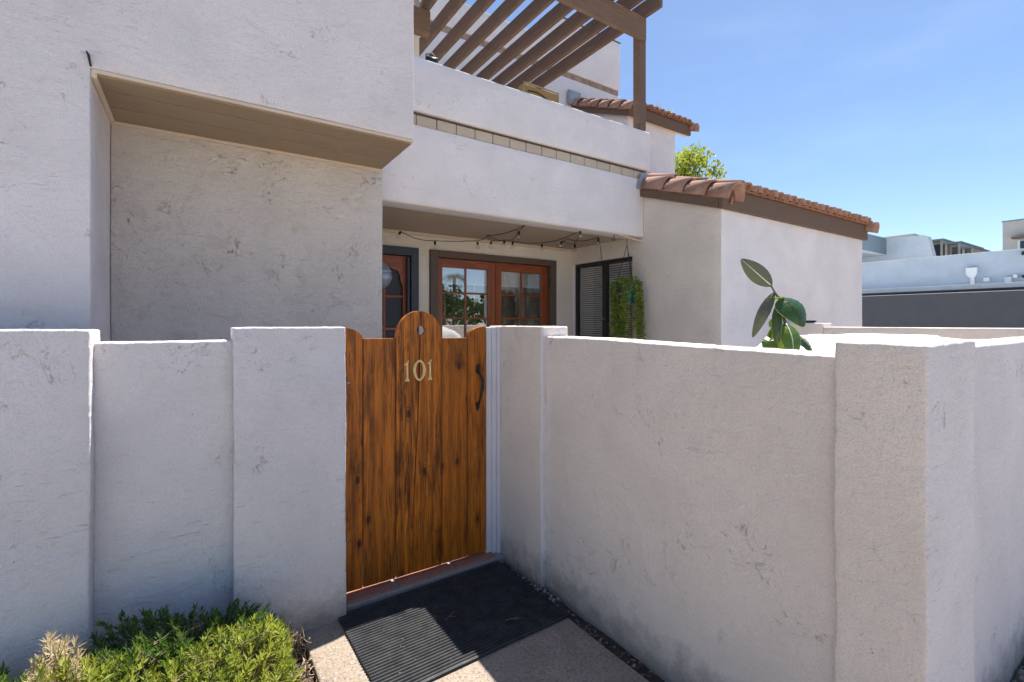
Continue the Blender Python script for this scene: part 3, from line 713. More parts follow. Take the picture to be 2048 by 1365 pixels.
# scalloped bracket in the upper corner
P = [(1.829, 2.106), (1.62, 2.106), (1.66, 2.094), (1.70, 2.09), (1.725, 2.078), (1.775, 2.062), (1.792, 2.03), (1.806, 1.985), (1.812, 1.94), (1.829, 1.90)]
bm_ = MB(); n = len(P); bm_.add([(x, YD + .006, z) for x, z in P] + [(x, YD + .032, z) for x, z in P], [tuple(range(n)), tuple(range(n, 2 * n))[::-1]] + [(i, (i + 1) % n, n + (i + 1) % n, n + i) for i in range(n)])
bm_.build('bracket', 'door_h', ed)
box('screen', 'screen', ed, 1.0, 1.86, YD + .040, YD + .0425, .2, 2.15, 0)
# dim room behind the doors
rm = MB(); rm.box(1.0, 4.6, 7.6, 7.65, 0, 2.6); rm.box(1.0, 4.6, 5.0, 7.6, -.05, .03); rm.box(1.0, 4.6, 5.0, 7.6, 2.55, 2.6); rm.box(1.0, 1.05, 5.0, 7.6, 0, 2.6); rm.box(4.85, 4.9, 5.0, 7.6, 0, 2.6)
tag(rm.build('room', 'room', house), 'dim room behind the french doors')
cu = MB(); nn = 60
for (xa, xb) in ((3.02, 3.30), (3.50, 3.82)):
    ring = [(xa + (xb - xa) * i / nn, 5.12 + .022 * math.sin(i * .95) + .006 * math.sin(i * 2.3)) for i in range(nn + 1)]
    cu.add([(x, y, .1) for x, y in ring] + [(x, y, 2.2) for x, y in ring], [(i, i + 1, nn + 2 + i, nn + 1 + i) for i in range(nn)])
cu.build('curtain', 'curtain', house, smooth=True)

# ---- black framed window in the side wall (faces the courtyard)
wn = MB(); XW = 4.165
def ybar(y0, y1, z0, z1, dx=0): wn.box(XW + dx, XW + .05, y0, y1, z0, z1)
ybar(3.757, 3.785, .903, 2.272); ybar(4.725, 4.763, .903, 2.272); ybar(3.785, 4.725, 2.232, 2.272); ybar(3.785, 4.725, .903, .945); ybar(4.195, 4.262, .945, 2.232, -.006)
wob = wn.build('window', 'wblack', house, bevel=.003); tag(wob, 'black framed sliding window with closed blind')
for a, b in ((3.785, 4.195), (4.262, 4.725)):
    m = MB(); m.box(XW + .022, XW + .026, a, b, .945, 2.232); m.build('pane', 'glass2', wob)
bl = MB(); z = 2.215
while z > .95:
    bl.obox((XW + .060, 4.24, z), (.0006, 0, .0003), (0, .475, 0), (-.0045, 0, .0088)); z -= .0275
tag(bl.build('blind_slats', 'blind_dim', wob), kind='stuff')
box('window_back', 'screen', house, 4.31, 4.33, 3.6, 4.9, .8, 2.4, 0)
m = MB(); m.tube([(XW - .012, 4.235, 1.575), (XW - .02, 4.275, 1.555), (XW - .012, 4.30, 1.53)], [.003, .006, .003], 6); m.tube([(XW - .012, 4.222, 1.56), (XW - .016, 4.222, 1.56)], .008, 8); m.build('window_latch', 'steel', wob)

# ---- barrel tiles
def barrel(r0, r1, length, th=.011, n=9, flat=1.):
    """half-pipe pointing along -Y (its wide mouth at y=0), opening downwards"""
    vs = []
    for (yy, r) in ((0, r0), (length, r1)):
        for rad in (r, r - th):
            for i in range(n + 1):
                a = math.pi * i / n; vs.append((rad * math.cos(a), yy, rad * math.sin(a) * flat))
    q = n + 1; fs = []
    for i in range(n):
        fs += [(i, i + 1, 2 * q + i + 1, 2 * q + i), (q + i + 1, q + i, 3 * q + i, 3 * q + i + 1), (i + 1, i, q + i, q + i + 1), (2 * q + i, 2 * q + i + 1, 3 * q + i + 1, 3 * q + i)]
    fs += [(0, 2 * q, 3 * q, q), (n, q + n, 3 * q + n, 2 * q + n)]
    return vs, fs
def barrel_mesh(name, *a, **kw):
    vs, fs = barrel(*a, **kw); me = bpy.data.meshes.new(name); me.from_pydata(vs, [], fs); me.update()
    for p in me.polygons: p.use_smooth = True
    me.materials.append(M['tile']); 
    return me
cover_me = barrel_mesh('roof_tile', .060, .050, .42); rake_me = barrel_mesh('rake_tile', .124, .098, .33, th=.016, n=14, flat=1.35)
def put(me, name, parent, loc, rx, rz=0, ry=0, sc=1):
    o = bpy.data.objects.new(name, me); C.objects.link(o); o.parent = parent
    p = parent; off = Vector((0, 0, 0))
    while p: off += p.location; p = p.parent
    o.location = Vector(loc) - off; o.rotation_euler = (rx, ry, rz); o.scale = (sc, sc, sc); return o
def roof(lab, X0, X1, Ye, ze, sl_, courses, pitch, rake_courses, y_top, rake_right=False, rakestep=.25, Yr=None):
    ang = math.atan(sl_)
    deck = MB(); Yt = y_top
    a = [(X0, Ye + .05, ze - .02), (X1, Ye + .05, ze - .02), (X1, Yt, ze - .02 + (Yt - Ye - .05) * sl_), (X0, Yt, ze - .02 + (Yt - Ye - .05) * sl_)]
    deck.add(a + [(x, y, z - .05) for x, y, z in a], [(0, 1, 2, 3), (7, 6, 5, 4), (0, 4, 5, 1), (1, 5, 6, 2), (2, 6, 7, 3), (3, 7, 4, 0)])
    rf = deck.build('roof', 'brown', house); tag(rf, lab)
    n = int(round((X1 - X0 - .2) / pitch)); xs = [X0 + .17 + pitch * i for i in range(n)]
    for x in xs:
        for c in range(courses):
            yy = Ye - .03 + c * .36 + random.uniform(-.012, .012); zz = ze + (yy - Ye) * sl_ + .022 + random.uniform(-.004, .004)
            put(cover_me, 'roof_tile', rf, (x + random.uniform(-.006, .006), yy, zz), ang - .02, random.uniform(-.03, .03))
    pan = MB()
    for x in xs:
        for c in range(courses):
            vs, fs = barrel(.062, .054, .42, n=6)
            yy = Ye - .02 + c * .36; zz = ze + (yy - Ye) * sl_ + .052
            Mx = Matrix.Translation((x + pitch / 2, yy, zz)) @ Matrix.Rotation(ang, 4, 'X') @ Matrix.Rotation(math.pi, 4, 'Y')
            pan.add([Mx @ Vector(v) for v in vs], fs)
    tag(pan.build('pan_tiles', 'pan', rf, smooth=True), kind='stuff')
    for c in range(rake_courses):
        yy = (Yr if Yr else Ye - .03) + c * rakestep; zz = ze - .115 + (yy - Ye) * sl_
        put(rake_me, 'rake_tile', rf, (X0 + .075 + random.uniform(-.005, .005), yy, zz + random.uniform(-.003, .003)), ang - .035, random.uniform(-.02, .02))
    if rake_right:
        for c in range(rake_courses + 4):
            yy = Ye - .03 + c * rakestep; zz = ze - .09 + (yy - Ye) * sl_
            put(rake_me, 'rake_tile', rf, (X1 - .01, yy, zz), ang - .035, random.uniform(-.02, .02), 0, .8)
    return rf
r1 = roof('lower clay tile roof over the right wing', 4.09, 7.30, 2.56, 2.775, .335, 8, .1435, 4, 5.6, True)
m = MB(); m.box(4.075, 7.27, 2.600, 2.645, 2.585, 2.775); m.build('fascia', 'brown', house, bevel=.004)
m = MB()
a = [(4.075, 2.647, 2.588), (4.125, 2.647, 2.588), (4.125, 3.60, 2.588 + .953 * .335), (4.075, 3.60, 2.588 + .953 * .335)]
m.add(a + [(x, y, z + .15) for x, y, z in a], [(3, 2, 1, 0), (4, 5, 6, 7), (0, 1, 5, 4), (1, 2, 6, 5), (2, 3, 7, 6), (3, 0, 4, 7)]); m.build('fascia', 'brown', house)
m = MB(); m.obox((4.19, 2.585, 2.66), (.010, 0, .028), (0, .008, 0), (.008, 0, -.003)); m.build('mortar_lump', 'clay', house)
m = MB(); m.obox((4.10, 3.565, 3.06), (.07, 0, 0), (0, .008, .002), (.03, 0, .085)); m.obox((4.17, 3.567, 3.12), (.05, .0, -.012), (0, .006, 0), (0, 0, .03)); m.build('flashing', 'flash', house)
# upper volume with its own roof
tag(solid('wall', [(6.13, 7.36, 5.65, 7.0, 2.4, 4.9), (6.13, 7.36, 5.65, 7.0, 4.9, 5.05)], .2, .003, .01, 'stucco_smooth', house, freq=(1.2, 7), segs=2, warp=lambda v: (v[0], v[1], v[2] + ((v[1] - 5.65) * .42 if v[2] > 5 else 0))), 'upper room under the second tile roof')
r2 = roof('upper clay tile roof', 6.02, 7.72, 5.50, 5.165, .42, 4, .15, 6, 7.0, True, .27)
box('fascia', 'brown', house, 6.03, 7.67, 5.54, 5.585, 4.985, 5.165, .004)
m = MB(); a = [(6.03, 5.587, 4.985), (6.07, 5.587, 4.985), (6.07, 7.0, 4.985 + 1.41 * .42), (6.03, 7.0, 4.985 + 1.41 * .42)]
m.add(a + [(x, y, z + .17) for x, y, z in a], [(3, 2, 1, 0), (4, 5, 6, 7), (0, 1, 5, 4), (1, 2, 6, 5), (2, 3, 7, 6), (3, 0, 4, 7)]); m.build('fascia', 'brown', house)
box('soffit_board', 'soffit_trim', house, 6.075, 7.66, 5.587, 5.649, 4.99, 5.01, .002)
m = MB(); m.obox((6.02, 6.93, 5.80), (.13, 0, 0), (0, .04, .02), (0, -.02, .12)); m.build('flashing', 'flash', house)
# tall back wall, stepped, with a recessed brown band
tag(solid('wall', [(1.2, 7.34, 7.0, 7.3, 2.4, 6.19), (1.2, 7.34, 7.05, 7.3, 6.19, 6.31), (1.2, 5.5, 7.0, 7.3, 6.31, 6.79), (5.5, 7.34, 7.0, 7.3, 6.31, 7.29)], .25, .003, .008, 'stucco_smooth', house, freq=(1.2, 7), segs=2), 'tall stepped rear wall above the balcony')
for i in range(30):
    a = 1.25 + 6.06 * i / 30
    solid('frieze_tile', [(a, a + .196, 7.012 + random.uniform(0, .006), 7.06, 6.196, 6.296)], .2, .001, .003, 'block_dark', house, segs=1)
box('coping', 'casing', house, 5.49, 7.355, 6.99, 7.31, 7.293, 7.315, .003)
# cream pier beside the bay, balcony level
tag(solid('wall', [(1.135, 2.03, 4.87, 5.1, 3.0, 6.4)], .2, .003, .006, 'cream', house, segs=2), 'narrow cream wall beside the bay on the balcony')

# ================================================================== PERGOLA
pg = thing('pergola', 'brown wooden pergola over the balcony with sloping-looking rafters on a post and beam', 'pergola', loc=(3, 4.5, 3.6))
box('post', 'pergola', pg, 4.085, 4.185, 3.60, 3.70, 3.62, 4.868, .006)
box('beam', 'pergola_beam', pg, .9, 4.14, 3.556, 3.598, 4.62, 4.868, .005)
box('beam', 'pergola_beam', pg, 1.13, 2.11, 4.76, 4.865, 4.62, 4.868, .006)
box('beam', 'pergola_beam', pg, 2.0, 4.25, 6.55, 6.60, 4.62, 4.868, .005)
for i in range(11):
    x = 4.15 - .256 * i
    m = MB(); y0 = 3.34 + random.uniform(-.01, .01); x += random.uniform(-.006, .006)
    m.box(x - .042, x, y0, 6.75, 4.87, 5.045)
    o = m.build('rafter', 'pergola', pg, bevel=.005)

# ================================================================== THINGS ON THE HOUSE
wk = thing('wicker_trough', 'golden brown woven wicker trough behind the balcony parapet', 'basket', loc=(2.87, 3.85, 3.7))
m = MB(); m.obox((2.87, 3.845, 3.735), (.215, 0, 0), (0, .05, 0), (0, .0, .112)); m.build('basket', 'wicker', wk, bevel=.01)
m = MB(); m.tube([(2.655, 3.79, 3.71), (2.655, 3.79, 3.852), (3.085, 3.79, 3.852), (3.085, 3.79, 3.71)], .008, 6); m.build('rim', 'twig', wk, smooth=True)
m = MB(); m.tube([(2.70 + .035 * i, 3.785, 3.775 + .028 * math.sin(i * .42) - .005 * i) for i in range(11)], .006, 6); m.build('cable', 'cable', wk, smooth=True)
sp_ = thing('spotlight', 'small black spotlight clipped to the balcony parapet beside the bay', 'lamp', loc=(1.64, 3.7, 3.64))
m = MB(); m.tube([(1.60, 3.70, 3.70), (1.68, 3.66, 3.675)], [.035, .045], 12); m.build('lamp_head', 'black', sp_, smooth=True)
m = MB(); m.tube([(1.60, 3.70, 3.70), (1.60, 3.70, 3.75), (1.65, 3.69, 3.765), (1.70, 3.68, 3.72)], .005, 6); m.build('cable', 'cable', sp_, smooth=True)
m = MB(); m.obox((1.69, 3.67, 3.652), (.03, 0, -.006), (0, .03, 0), (0, 0, .008)); m.build('bracket', 'flash', sp_)
ln = thing('hanging_lantern', 'blue-grey metal globe lantern hanging in the porch before the entry door', 'lantern', loc=(1.362, 4.1, 1.9))
m = MB(); m.lathe((1.362, 4.1, 1.925), [(.001, .125), (.012, .12), (.05, .085), (.075, .05), (.08, .045), (.078, .03)], 20); m.build('lamp_cap', 'lantern', ln, smooth=True)
m = MB(); m.lathe((1.362, 4.1, 1.925), [(.074, .028), (.086, .0), (.082, -.03), (.078, -.034), (.06, -.075), (.03, -.10), (.001, -.11)], 20); m.build('lamp_globe', 'lantern', ln, smooth=True)
m = MB(); m.tube([(1.362, 4.1, 2.045), (1.362, 4.1, 2.478)], .003, 6); m.build('hanging_rod', 'cable', ln)

# string lights along the porch ceiling
st = thing('string_lights', 'black cable of clear globe bulbs looped across the porch ceiling', 'string lights', loc=(3, 4.3, 2.4))
cab = MB()
def sag(p, q, s, n=10):
    p, q = Vector(p), Vector(q); return [p.lerp(q, i / n) - Vector((0, 0, s * math.sin(math.pi * i / n))) for i in range(n + 1)]
K = [(1.724, 4.64, 2.44), (2.09, 4.6, 2.372), (2.60, 4.6, 2.420), (2.70, 4.57, 2.475), (2.777, 4.6, 2.44), (2.95, 4.58, 2.46), (3.00, 4.50, 2.455), (2.80, 4.10, 2.462), (2.64, 3.72, 2.474), (2.70, 3.93, 2.462), (2.63, 4.45, 2.46), (2.95, 4.57, 2.44)]
for a, b, s in zip(K[:-1], K[1:], [.03, .006, .01, .01, .01, .005, .01, .01, .01, .02, .01]): cab.tube(sag(a, b, s), .0038, 5)
K2 = [(3.0, 4.5, 2.44), (3.40, 4.48, 2.455), (3.32, 3.70, 2.474), (3.69, 4.23, 2.43), (3.45, 4.16, 2.43), (3.47, 4.12, 2.455), (3.73, 3.88, 2.462)]
for a, b, s in zip(K2[:-1], K2[1:], [.012, .03, .01, .01, .008, .03]): cab.tube(sag(a, b, s), .0038, 5)
cab.tube([(3.73, 3.88, 2.462), (4.09, 4.22, 2.44), (4.115, 4.23, 2.28)], .0032, 5)
cab.build('cable', 'cable', st, smooth=True)
bulbs = [(1.724, 4.62, 2.435, .5), (2.09, 4.6, 2.368, 0), (2.60, 4.6, 2.410, 0), (2.777, 4.6, 2.43, .25), (2.94, 4.58, 2.45, .2), (3.0, 4.5, 2.435, .1), (2.80, 4.08, 2.462, .1), (3.40, 4.48, 2.44, 0), (3.32, 3.72, 2.47, 0), (3.69, 4.23, 2.425, 0), (3.44, 4.16, 2.43, .5), (3.73, 3.88, 2.455, .1)]
sock = None
for i, (x, y, z, tl) in enumerate(bulbs):
    d = Vector((-tl, 0, -1)).normalized(); p = Vector((x, y, z))
    m = MB(); m.tube([p, p + d * .012, p + d * .034], [.009, .013, .012], 8); so = m.build('socket', 'black', st, smooth=True)
    m = MB(); q = p + d * .034; pts = [q + d * t for t in (0, .006, .014, .026, .038, .046, .050)]
    m.tube(pts, [.008, .013, .020, .0245, .020, .011, .002], 12); m.build('bulb', 'bulb', st, smooth=True)
m = MB(); m.tube([(3.774, 3.69, 2.478), (3.774, 3.69, 2.45), (3.785, 3.685, 2.425), (3.772, 3.69, 2.405), (3.755, 3.695, 2.41), (3.752, 3.696, 2.425)], .004, 6)
tag(m.build('ceiling_hook', 'black', smooth=True), 'black empty hook in the porch ceiling left of the hanging plant', 'hook')

# ================================================================== LEAVES
def leaf(m, p, d, nrm, ln_, wd, tint, fold=.25):
    """one pointed leaf as two folded quads"""
    d = d.normalized(); s = d.cross(nrm)
    if s.length < 1e-3: s = d.cross(Vector((.3, .5, .8)))
    s.normalize(); u = s.cross(d)
    a = p; b = p + d * ln_ * .5 + s * wd / 2 + u * fold * wd; c = p + d * ln_; e = p + d * ln_ * .5 - s * wd / 2 + u * fold * wd; mid = p + d * ln_ * .5
    n = len(m.v); m.v += [tuple(a), tuple(b), tuple(c), tuple(e), tuple(mid)]
    m.f += [(n, n + 1, n + 2, n + 4), (n, n + 4, n + 2, n + 3)]; m.t += [tint, tint]
def rv(): 
    v = Vector((random.gauss(0, 1), random.gauss(0, 1), random.gauss(0, 1))); return v.normalized()

# hanging planter
hp = thing('hanging_planter', 'teal hanging pot trailing long green vines beside the black window', 'hanging plant', loc=(3.93, 3.60, 1.8))
PC = Vector((3.915, 3.63, 0)); 
m = MB(); m.lathe((PC.x, PC.y, 1.93), [(.001, -.20), (.085, -.20), (.11, -.02), (.122, -.015), (.122, .01), (.105, .01), (.1, -.03), (.001, -.03)], 24); m.build('pot', 'teal', hp, smooth=True)
m = MB()
for a in (.3, 2.4, 4.5): m.tube([(PC.x + .115 * math.cos(a), PC.y + .115 * math.sin(a), 1.93), (PC.x, PC.y, 2.36), (PC.x, PC.y, 2.43)], .0035, 5)
m.build('hanger', 'cable', hp)
vm = MB(); stm = MB()
for i in range(96):
    a = random.uniform(0, 2 * math.pi)
    # a gap in front of the pot at the right so the teal shows
    view = math.atan2(-3.63, -3.915) 
    rel = (a - view + math.pi) % (2 * math.pi) - math.pi
    sn = math.sin(rel)
    if .12 < sn < .60:
        if random.random() < .72: continue
        ln_ = random.uniform(.05, .12) if abs(rel) < 1.57 else random.uniform(.04, .08)
    elif sn >= .60: ln_ = random.uniform(.40, .74)
    else: ln_ = random.choice((random.uniform(.3, .6), random.uniform(.6, .8)))
    r0 = .122 + random.uniform(-.012, .022)
    x0, y0 = PC.x + r0 * math.cos(a), PC.y + r0 * math.sin(a)
    wob = random.uniform(0, 6); pts = []
    n = int(ln_ / .013); 
    for k_ in range(n + 1):
        t = k_ / n; dz = ln_ * t
        rr_ = r0 + .014 * math.sin(wob + t * 3) + .018 * min(1, t * 5)
        p = Vector((PC.x + rr_ * math.cos(a + .05 * math.sin(wob + t * 5)), PC.y + rr_ * math.sin(a + .05 * math.cos(wob + t * 4)), 1.955 - dz + .03 * math.sin(min(1, t * 6) * math.pi)))
        pts.append(p)
        tn = max(0, min(1, random.gauss(.42, .38)))
        if noise.noise(Vector((i * 3.3, t * 9, 0))) < -.12: continue
        for q in range(3):
            d = rv(); d.z = d.z * .4 - .25; leaf(vm, p, d, rv(), random.uniform(.022, .040), random.uniform(.010, .017), tn)
    stm.tube(pts[::4] + [pts[-1]], .0016, 3, False)
for i in range(200):
    a = random.uniform(0, 6.283); r = .13 * math.sqrt(random.random()); p = Vector((PC.x + r * math.cos(a), PC.y + r * math.sin(a), 1.95 + random.uniform(0, .05)))
    d = rv(); d.z = abs(d.z); leaf(vm, p, d, rv(), random.uniform(.02, .034), .011, random.random())
vm.build('foliage', 'leaf_hang', hp, tint=True); stm.build('stem', 'twig', hp)

# shrubs by the path
def shrub(name, lab, cat, mat, tips, root, seed, lf=(.026, .046), wd=(.005, .0095), per=16, group=None, stemmat='twig', spread=1., loc=None):
    random.seed(seed)
    t = thing(name, lab, cat, group, loc=(root[0], root[1], -.03))
    fm = MB(); sm = MB()
    for tip in tips:
        tip = Vector(tip); b = Vector(root) + Vector((random.gauss(0, .06), random.gauss(0, .05), 0)); b.z = -.03
        b.x = b.x * .6 + tip.x * .4; b.y = b.y * .6 + tip.y * .4
        mid = b.lerp(tip, .55) + Vector((random.gauss(0, .02), random.gauss(0, .02), .03))
        pts = [b.lerp(mid, i / 3) for i in range(3)] + [mid.lerp(tip, i / 3) for i in range(4)]
        sm.tube(pts, [.003, .0028, .0025, .0022, .002, .0016, .001], 4, False)
        tn0 = max(0, min(1, random.gauss(.48, .34)))
        ax = (tip - mid).normalized() if (tip - mid).length > 1e-4 else Vector((0, 0, 1)); ax = (ax + Vector((random.gauss(0, .3), random.gauss(0, .3), .35))).normalized()
        L_ = random.uniform(.035, .075)
        for q in range(per):
            s_ = q / per; p = tip - ax * L_ * (1 - s_) ; out = rv(); out = (out - ax * out.dot(ax)).normalized()
            d = (out * (1.15 - .75 * s_) + ax * (.35 + .8 * s_)).normalized()
            leaf(fm, p, d, ax, random.uniform(*lf) * (1 - .25 * s_), random.uniform(*wd), max(0, min(1, tn0 + random.gauss(0, .12) + .15 * s_)))
        if random.random() < .6:
            for q in range(10): leaf(fm, pts[4] + (pts[5] - pts[4]) * random.random(), (rv() + ax).normalized(), ax, random.uniform(*lf), random.uniform(*wd), tn0 * .6)
    fm.build('foliage', mat, t, tint=True); sm.build('stem', stemmat, t)
    return t
def mound(n, x0, x1, y0, y1, h, seed, hf=None, lo=.45):
    random.seed(seed); out = []
    while len(out) < n:
        x = random.uniform(x0, x1); y = random.uniform(y0, y1); u = (x - x0) / (x1 - x0) * 2 - 1; v_ = (y - y0) / (y1 - y0) * 2 - 1
        k_ = 1 - (abs(u) ** 3.5 + abs(v_) ** 3.5) * .7
        if k_ < .12: continue
        hz = h * (k_ ** .5) * (1 + .22 * noise.noise(Vector((x * 6, y * 6, seed)))) * (hf(x, y) if hf else 1)
        out.append((x, y, hz * random.uniform(lo, 1.0) if random.random() < .5 else hz * random.uniform(.85, 1.04)))
    return out
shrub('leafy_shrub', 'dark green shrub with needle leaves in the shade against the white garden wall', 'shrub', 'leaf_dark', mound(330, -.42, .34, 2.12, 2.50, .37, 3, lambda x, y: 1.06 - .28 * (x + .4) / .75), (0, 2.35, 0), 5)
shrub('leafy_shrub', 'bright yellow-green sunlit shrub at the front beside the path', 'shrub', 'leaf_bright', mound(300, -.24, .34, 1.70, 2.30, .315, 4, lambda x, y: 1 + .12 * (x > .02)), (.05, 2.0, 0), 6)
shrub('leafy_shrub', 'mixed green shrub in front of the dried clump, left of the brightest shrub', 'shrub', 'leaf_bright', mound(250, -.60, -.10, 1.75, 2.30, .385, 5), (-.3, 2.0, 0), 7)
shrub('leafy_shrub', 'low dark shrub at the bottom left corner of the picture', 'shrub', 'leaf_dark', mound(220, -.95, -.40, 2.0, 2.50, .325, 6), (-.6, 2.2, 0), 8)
shrub('dried_plant', 'beige dried clump among the green shrubs under the left pillar', 'dead plant', 'leaf_dry', mound(110, -.47, -.31, 2.04, 2.36, .42, 7), (-.4, 2.15, 0), 9, wd=(.003, .006))
shrub('dried_plant', 'small brown wispy dead plant between the dark shrub and the path edge', 'dead plant', 'leaf_dry', mound(26, .30, .42, 2.30, 2.46, .17, 8), (.35, 2.4, 0), 10, lf=(.012, .02), wd=(.002, .003), per=12)
random.seed(21)
# bare stem standing by the slab and curled dead branches
m = MB(); m.tube([(.40, 2.22, -.03), (.405, 2.22, .03), (.395, 2.225, .08), (.41, 2.23, .12), (.418, 2.23, .14)], [.003, .0026, .0022, .002, .003], 5); m.tube([(.41, 2.23, .12), (.425, 2.225, .118)], .002, 4)
tag(m.build('dry_stem', 'twig', smooth=True), 'single pale bare stem standing at the corner of the path slab', 'twig')
m = MB()
for i in range(16):
    a = random.uniform(-.2, .5); p = Vector((random.uniform(-.30, .12), random.uniform(2.0, 2.3), random.uniform(.20, .29))); d = Vector((1, random.uniform(-.5, .5), random.uniform(-.3, .35))); pts = [p]
    for q in range(7): d = (d + rv() * .35).normalized(); pts.append(pts[-1] + d * .03)
    m.tube(pts, [.0028 - .0003 * q for q in range(8)], 4)
tag(m.build('dead_branches', 'twig'), 'tangle of brown dead twigs lying over the green shrubs', 'twigs', kind='stuff')
# leaf litter
lt = MB()
for i in range(2600):
    u = random.random()
    if u < .55: x, y = random.uniform(.12, .45), random.uniform(1.5, 2.49)
    elif u < .93: x, y = random.uniform(-1.2, .45), random.uniform(1.4, 2.5)
    else: x, y = random.uniform(1.585, 1.665), random.uniform(.4, 2.56)
    p = Vector((x, y, -.02 + random.uniform(0, .018))); d = rv(); d.z *= .35
    leaf(lt, p, d, Vector((random.gauss(0, .5), random.gauss(0, .5), 1)), random.uniform(.010, .032), random.uniform(.004, .010), random.random(), .1)
tag(lt.build('leaf_litter', 'litter', tint=True), 'dry brown leaf litter on the soil along path and wall', 'leaves', kind='stuff')
def stones(name, rects, n, r, mat, lab, z):
    m = MB()
    for i in range(n):
        x0, x1, y0, y1 = random.choice(rects); c = Vector((random.uniform(x0, x1), random.uniform(y0, y1), z + random.uniform(0, r[1] * .7)))
        s = Vector([random.uniform(*r) for _ in range(3)]); s.z *= .7; rot = Matrix.Rotation(random.uniform(0, 6.28), 3, rv())
        vs = [c + rot @ Vector((v.x * s.x, v.y * s.y, v.z * s.z)) * random.uniform(.85, 1.1) for v in ICO]
        m.add(vs, ICOF, random.random())
    tag(m.build(name, mat, smooth=False, tint=True), lab, name.replace('_', ' '), kind='stuff')
bm = bmesh.new(); bmesh.ops.create_icosphere(bm, subdivisions=1, radius=1); ICO = [v.co.copy() for v in bm.verts]; ICOF = [tuple(v.index for v in f.verts) for f in bm.faces]; bm.free()
stones('gravel', [(1.9, 4.4, -.6, .52)], 9000, (.007, .020), 'gravel', 'grey and brown gravel along the outside of the courtyard wall', -.045)
stones('pebbles', [(1.585, 1.665, .3, 2.56), (.1, .45, 1.6, 2.5), (.1, .45, 1.6, 2.5)], 480, (.004, .011), 'gravel', 'small pebbles in the gap between path slab and wall', -.03)
# crumbled stucco at the foot of the wall and debris on the mat
m = MB()
for i in range(60):
    c = Vector((random.uniform(1.61, 1.665), 2.19 + random.gauss(0, .12), random.uniform(-.02, .012))); s = random.uniform(.003, .011)
    rot = Matrix.Rotation(random.uniform(0, 6.28), 3, rv()); m.add([c + rot @ (v * s * random.uniform(.6, 1.2)) for v in ICO], ICOF)
tag(m.build('stucco_crumbs', 'grout'), 'crumbled stucco lying at the foot of the pillar by the doormat', 'rubble', kind='stuff')
for (x, y, dx_, dy_, lab) in ((1.05, 2.19, .075, .045, 'thin curved twig lying in the middle of the doormat'), (1.30, 2.02, .085, -.03, 'thin straight twig near the right end of the doormat')):
    m = MB(); m.tube([(x, y, .019), (x + dx_ * .4, y + dy_ * .3, .021), (x + dx_, y + dy_, .0185)], .0013, 4); m.tube([(x + dx_ * .4, y + dy_ * .3, .021), (x + dx_ * .7, y + dy_ * .3 - .016, .0185)], .001, 4)
    tag(m.build('twig', 'twig'), lab, 'twig')
m = MB()
for i in range(120):
    x, y = random.uniform(.66, 1.56), random.uniform(1.9, 2.5); p = Vector((x, y, .0185)); d = rv(); d.z = 0; leaf(m, p, d, Vector((0, 0, 1)), random.uniform(.003, .010), random.uniform(.0015, .003), random.random(), 0)
tag(m.build('mat_crumbs', 'litter', tint=True), 'tiny bits of dry leaf and grit scattered on the doormat', 'debris', kind='stuff')

# ================================================================== RUBBER PLANT
fv = Vector((.5534, .8329, 0)); rvv = Vector((.8329, -.5534, 0)); upv = Vector((0, 0, 1))
FD = 2.6; 
def at(cx_, cy_, dep=0.):      # plant-local position: metres to the right and up in the plant's own upright plane
    return PO + rvv * ((cx_ - 800) * .000399) + upv * ((1365 - cy_) * .000399) + fv * dep
PO = fv * FD + rvv * (533.2 / 954 * FD) + Vector((0, 0, 1.52 - 55 / 954 * FD))
rp = thing('rubber_plant', 'rubber plant with large glossy dark green leaves rising above the courtyard wall', 'potted plant', loc=(PO.x, PO.y, .035))
def bigleaf(b, t, wd, face, bend=0., cup=.2, mat='fig', mid=True, fat=1., lab=None):
    """b, t: base and tip; face: direction the upper side looks"""
    b, t = Vector(b), Vector(t); ax = t - b; ln_ = ax.length; d = ax / ln_
    s = d.cross(face).normalized(); u = s.cross(d).normalized()
    NU, NV = 10, 18; vs = []; uvs = []
    for j in range(NV + 1):
        v_ = j / NV; w_ = wd / 2 * (math.sin(math.pi * min(1, v_ * .97 + .015) ** (.85 / fat)) ** .72) + .0006
        for i in range(NU + 1):
            a = i / NU * 2 - 1
            p = b + d * ln_ * v_ + u * (bend * math.sin(math.pi * v_)) + s * a * w_ + u * cup * abs(a) ** 1.4 * w_ + u * .0015 * math.sin(v_ * 40 + abs(a) * 4)
            vs.append(p); uvs.append((i / NU, v_))
    q = NU + 1
    fs = [(j * q + i, j * q + i + 1, (j + 1) * q + i + 1, (j + 1) * q + i) for j in range(NV) for i in range(NU)]
    me = bpy.data.meshes.new('leaf'); me.from_pydata([tuple(v) for v in vs], [], fs); me.update()
    ul = me.uv_layers.new(name='uv')
    for lp in me.loops: ul.data[lp.index].uv = uvs[lp.vertex_index]
    o = link('leaf', me, mat, rp, True)
    m = MB(); c = [vs[j * q + NU // 2] + u * .0004 for j in range(NV + 1)]
    m.tube(c, [.0042 * (1 - .85 * j / NV) if mid else .0018 * (1 - .6 * j / NV) for j in range(NV + 1)], 5); m.build('midrib', 'midrib' if mid else 'figstem', o, smooth=True)
    return o
tov = -fv
bigleaf(at(700, 488), at(314, 122, .02), .096, (fv + rvv * .25 + upv * .1), .0, .12, 'fig_under')
bigleaf(at(735, 588), at(470, 1195, .02), .060, (fv + rvv * .9 + upv * .3), -.032, .22, 'fig_under', mid=False)
bigleaf(at(800, 690, .06), at(740, 650, -.05) + Vector((0, 0, .0)), .085, (fv * .6 + upv + rvv * .1), .0, .15, 'fig_light', False)
bigleaf(at(810, 665, -.02), at(1010, 1045, -.09), .165, (tov + upv * .45 + rvv * .15), .028, -.25, mid=False, fat=1.25)
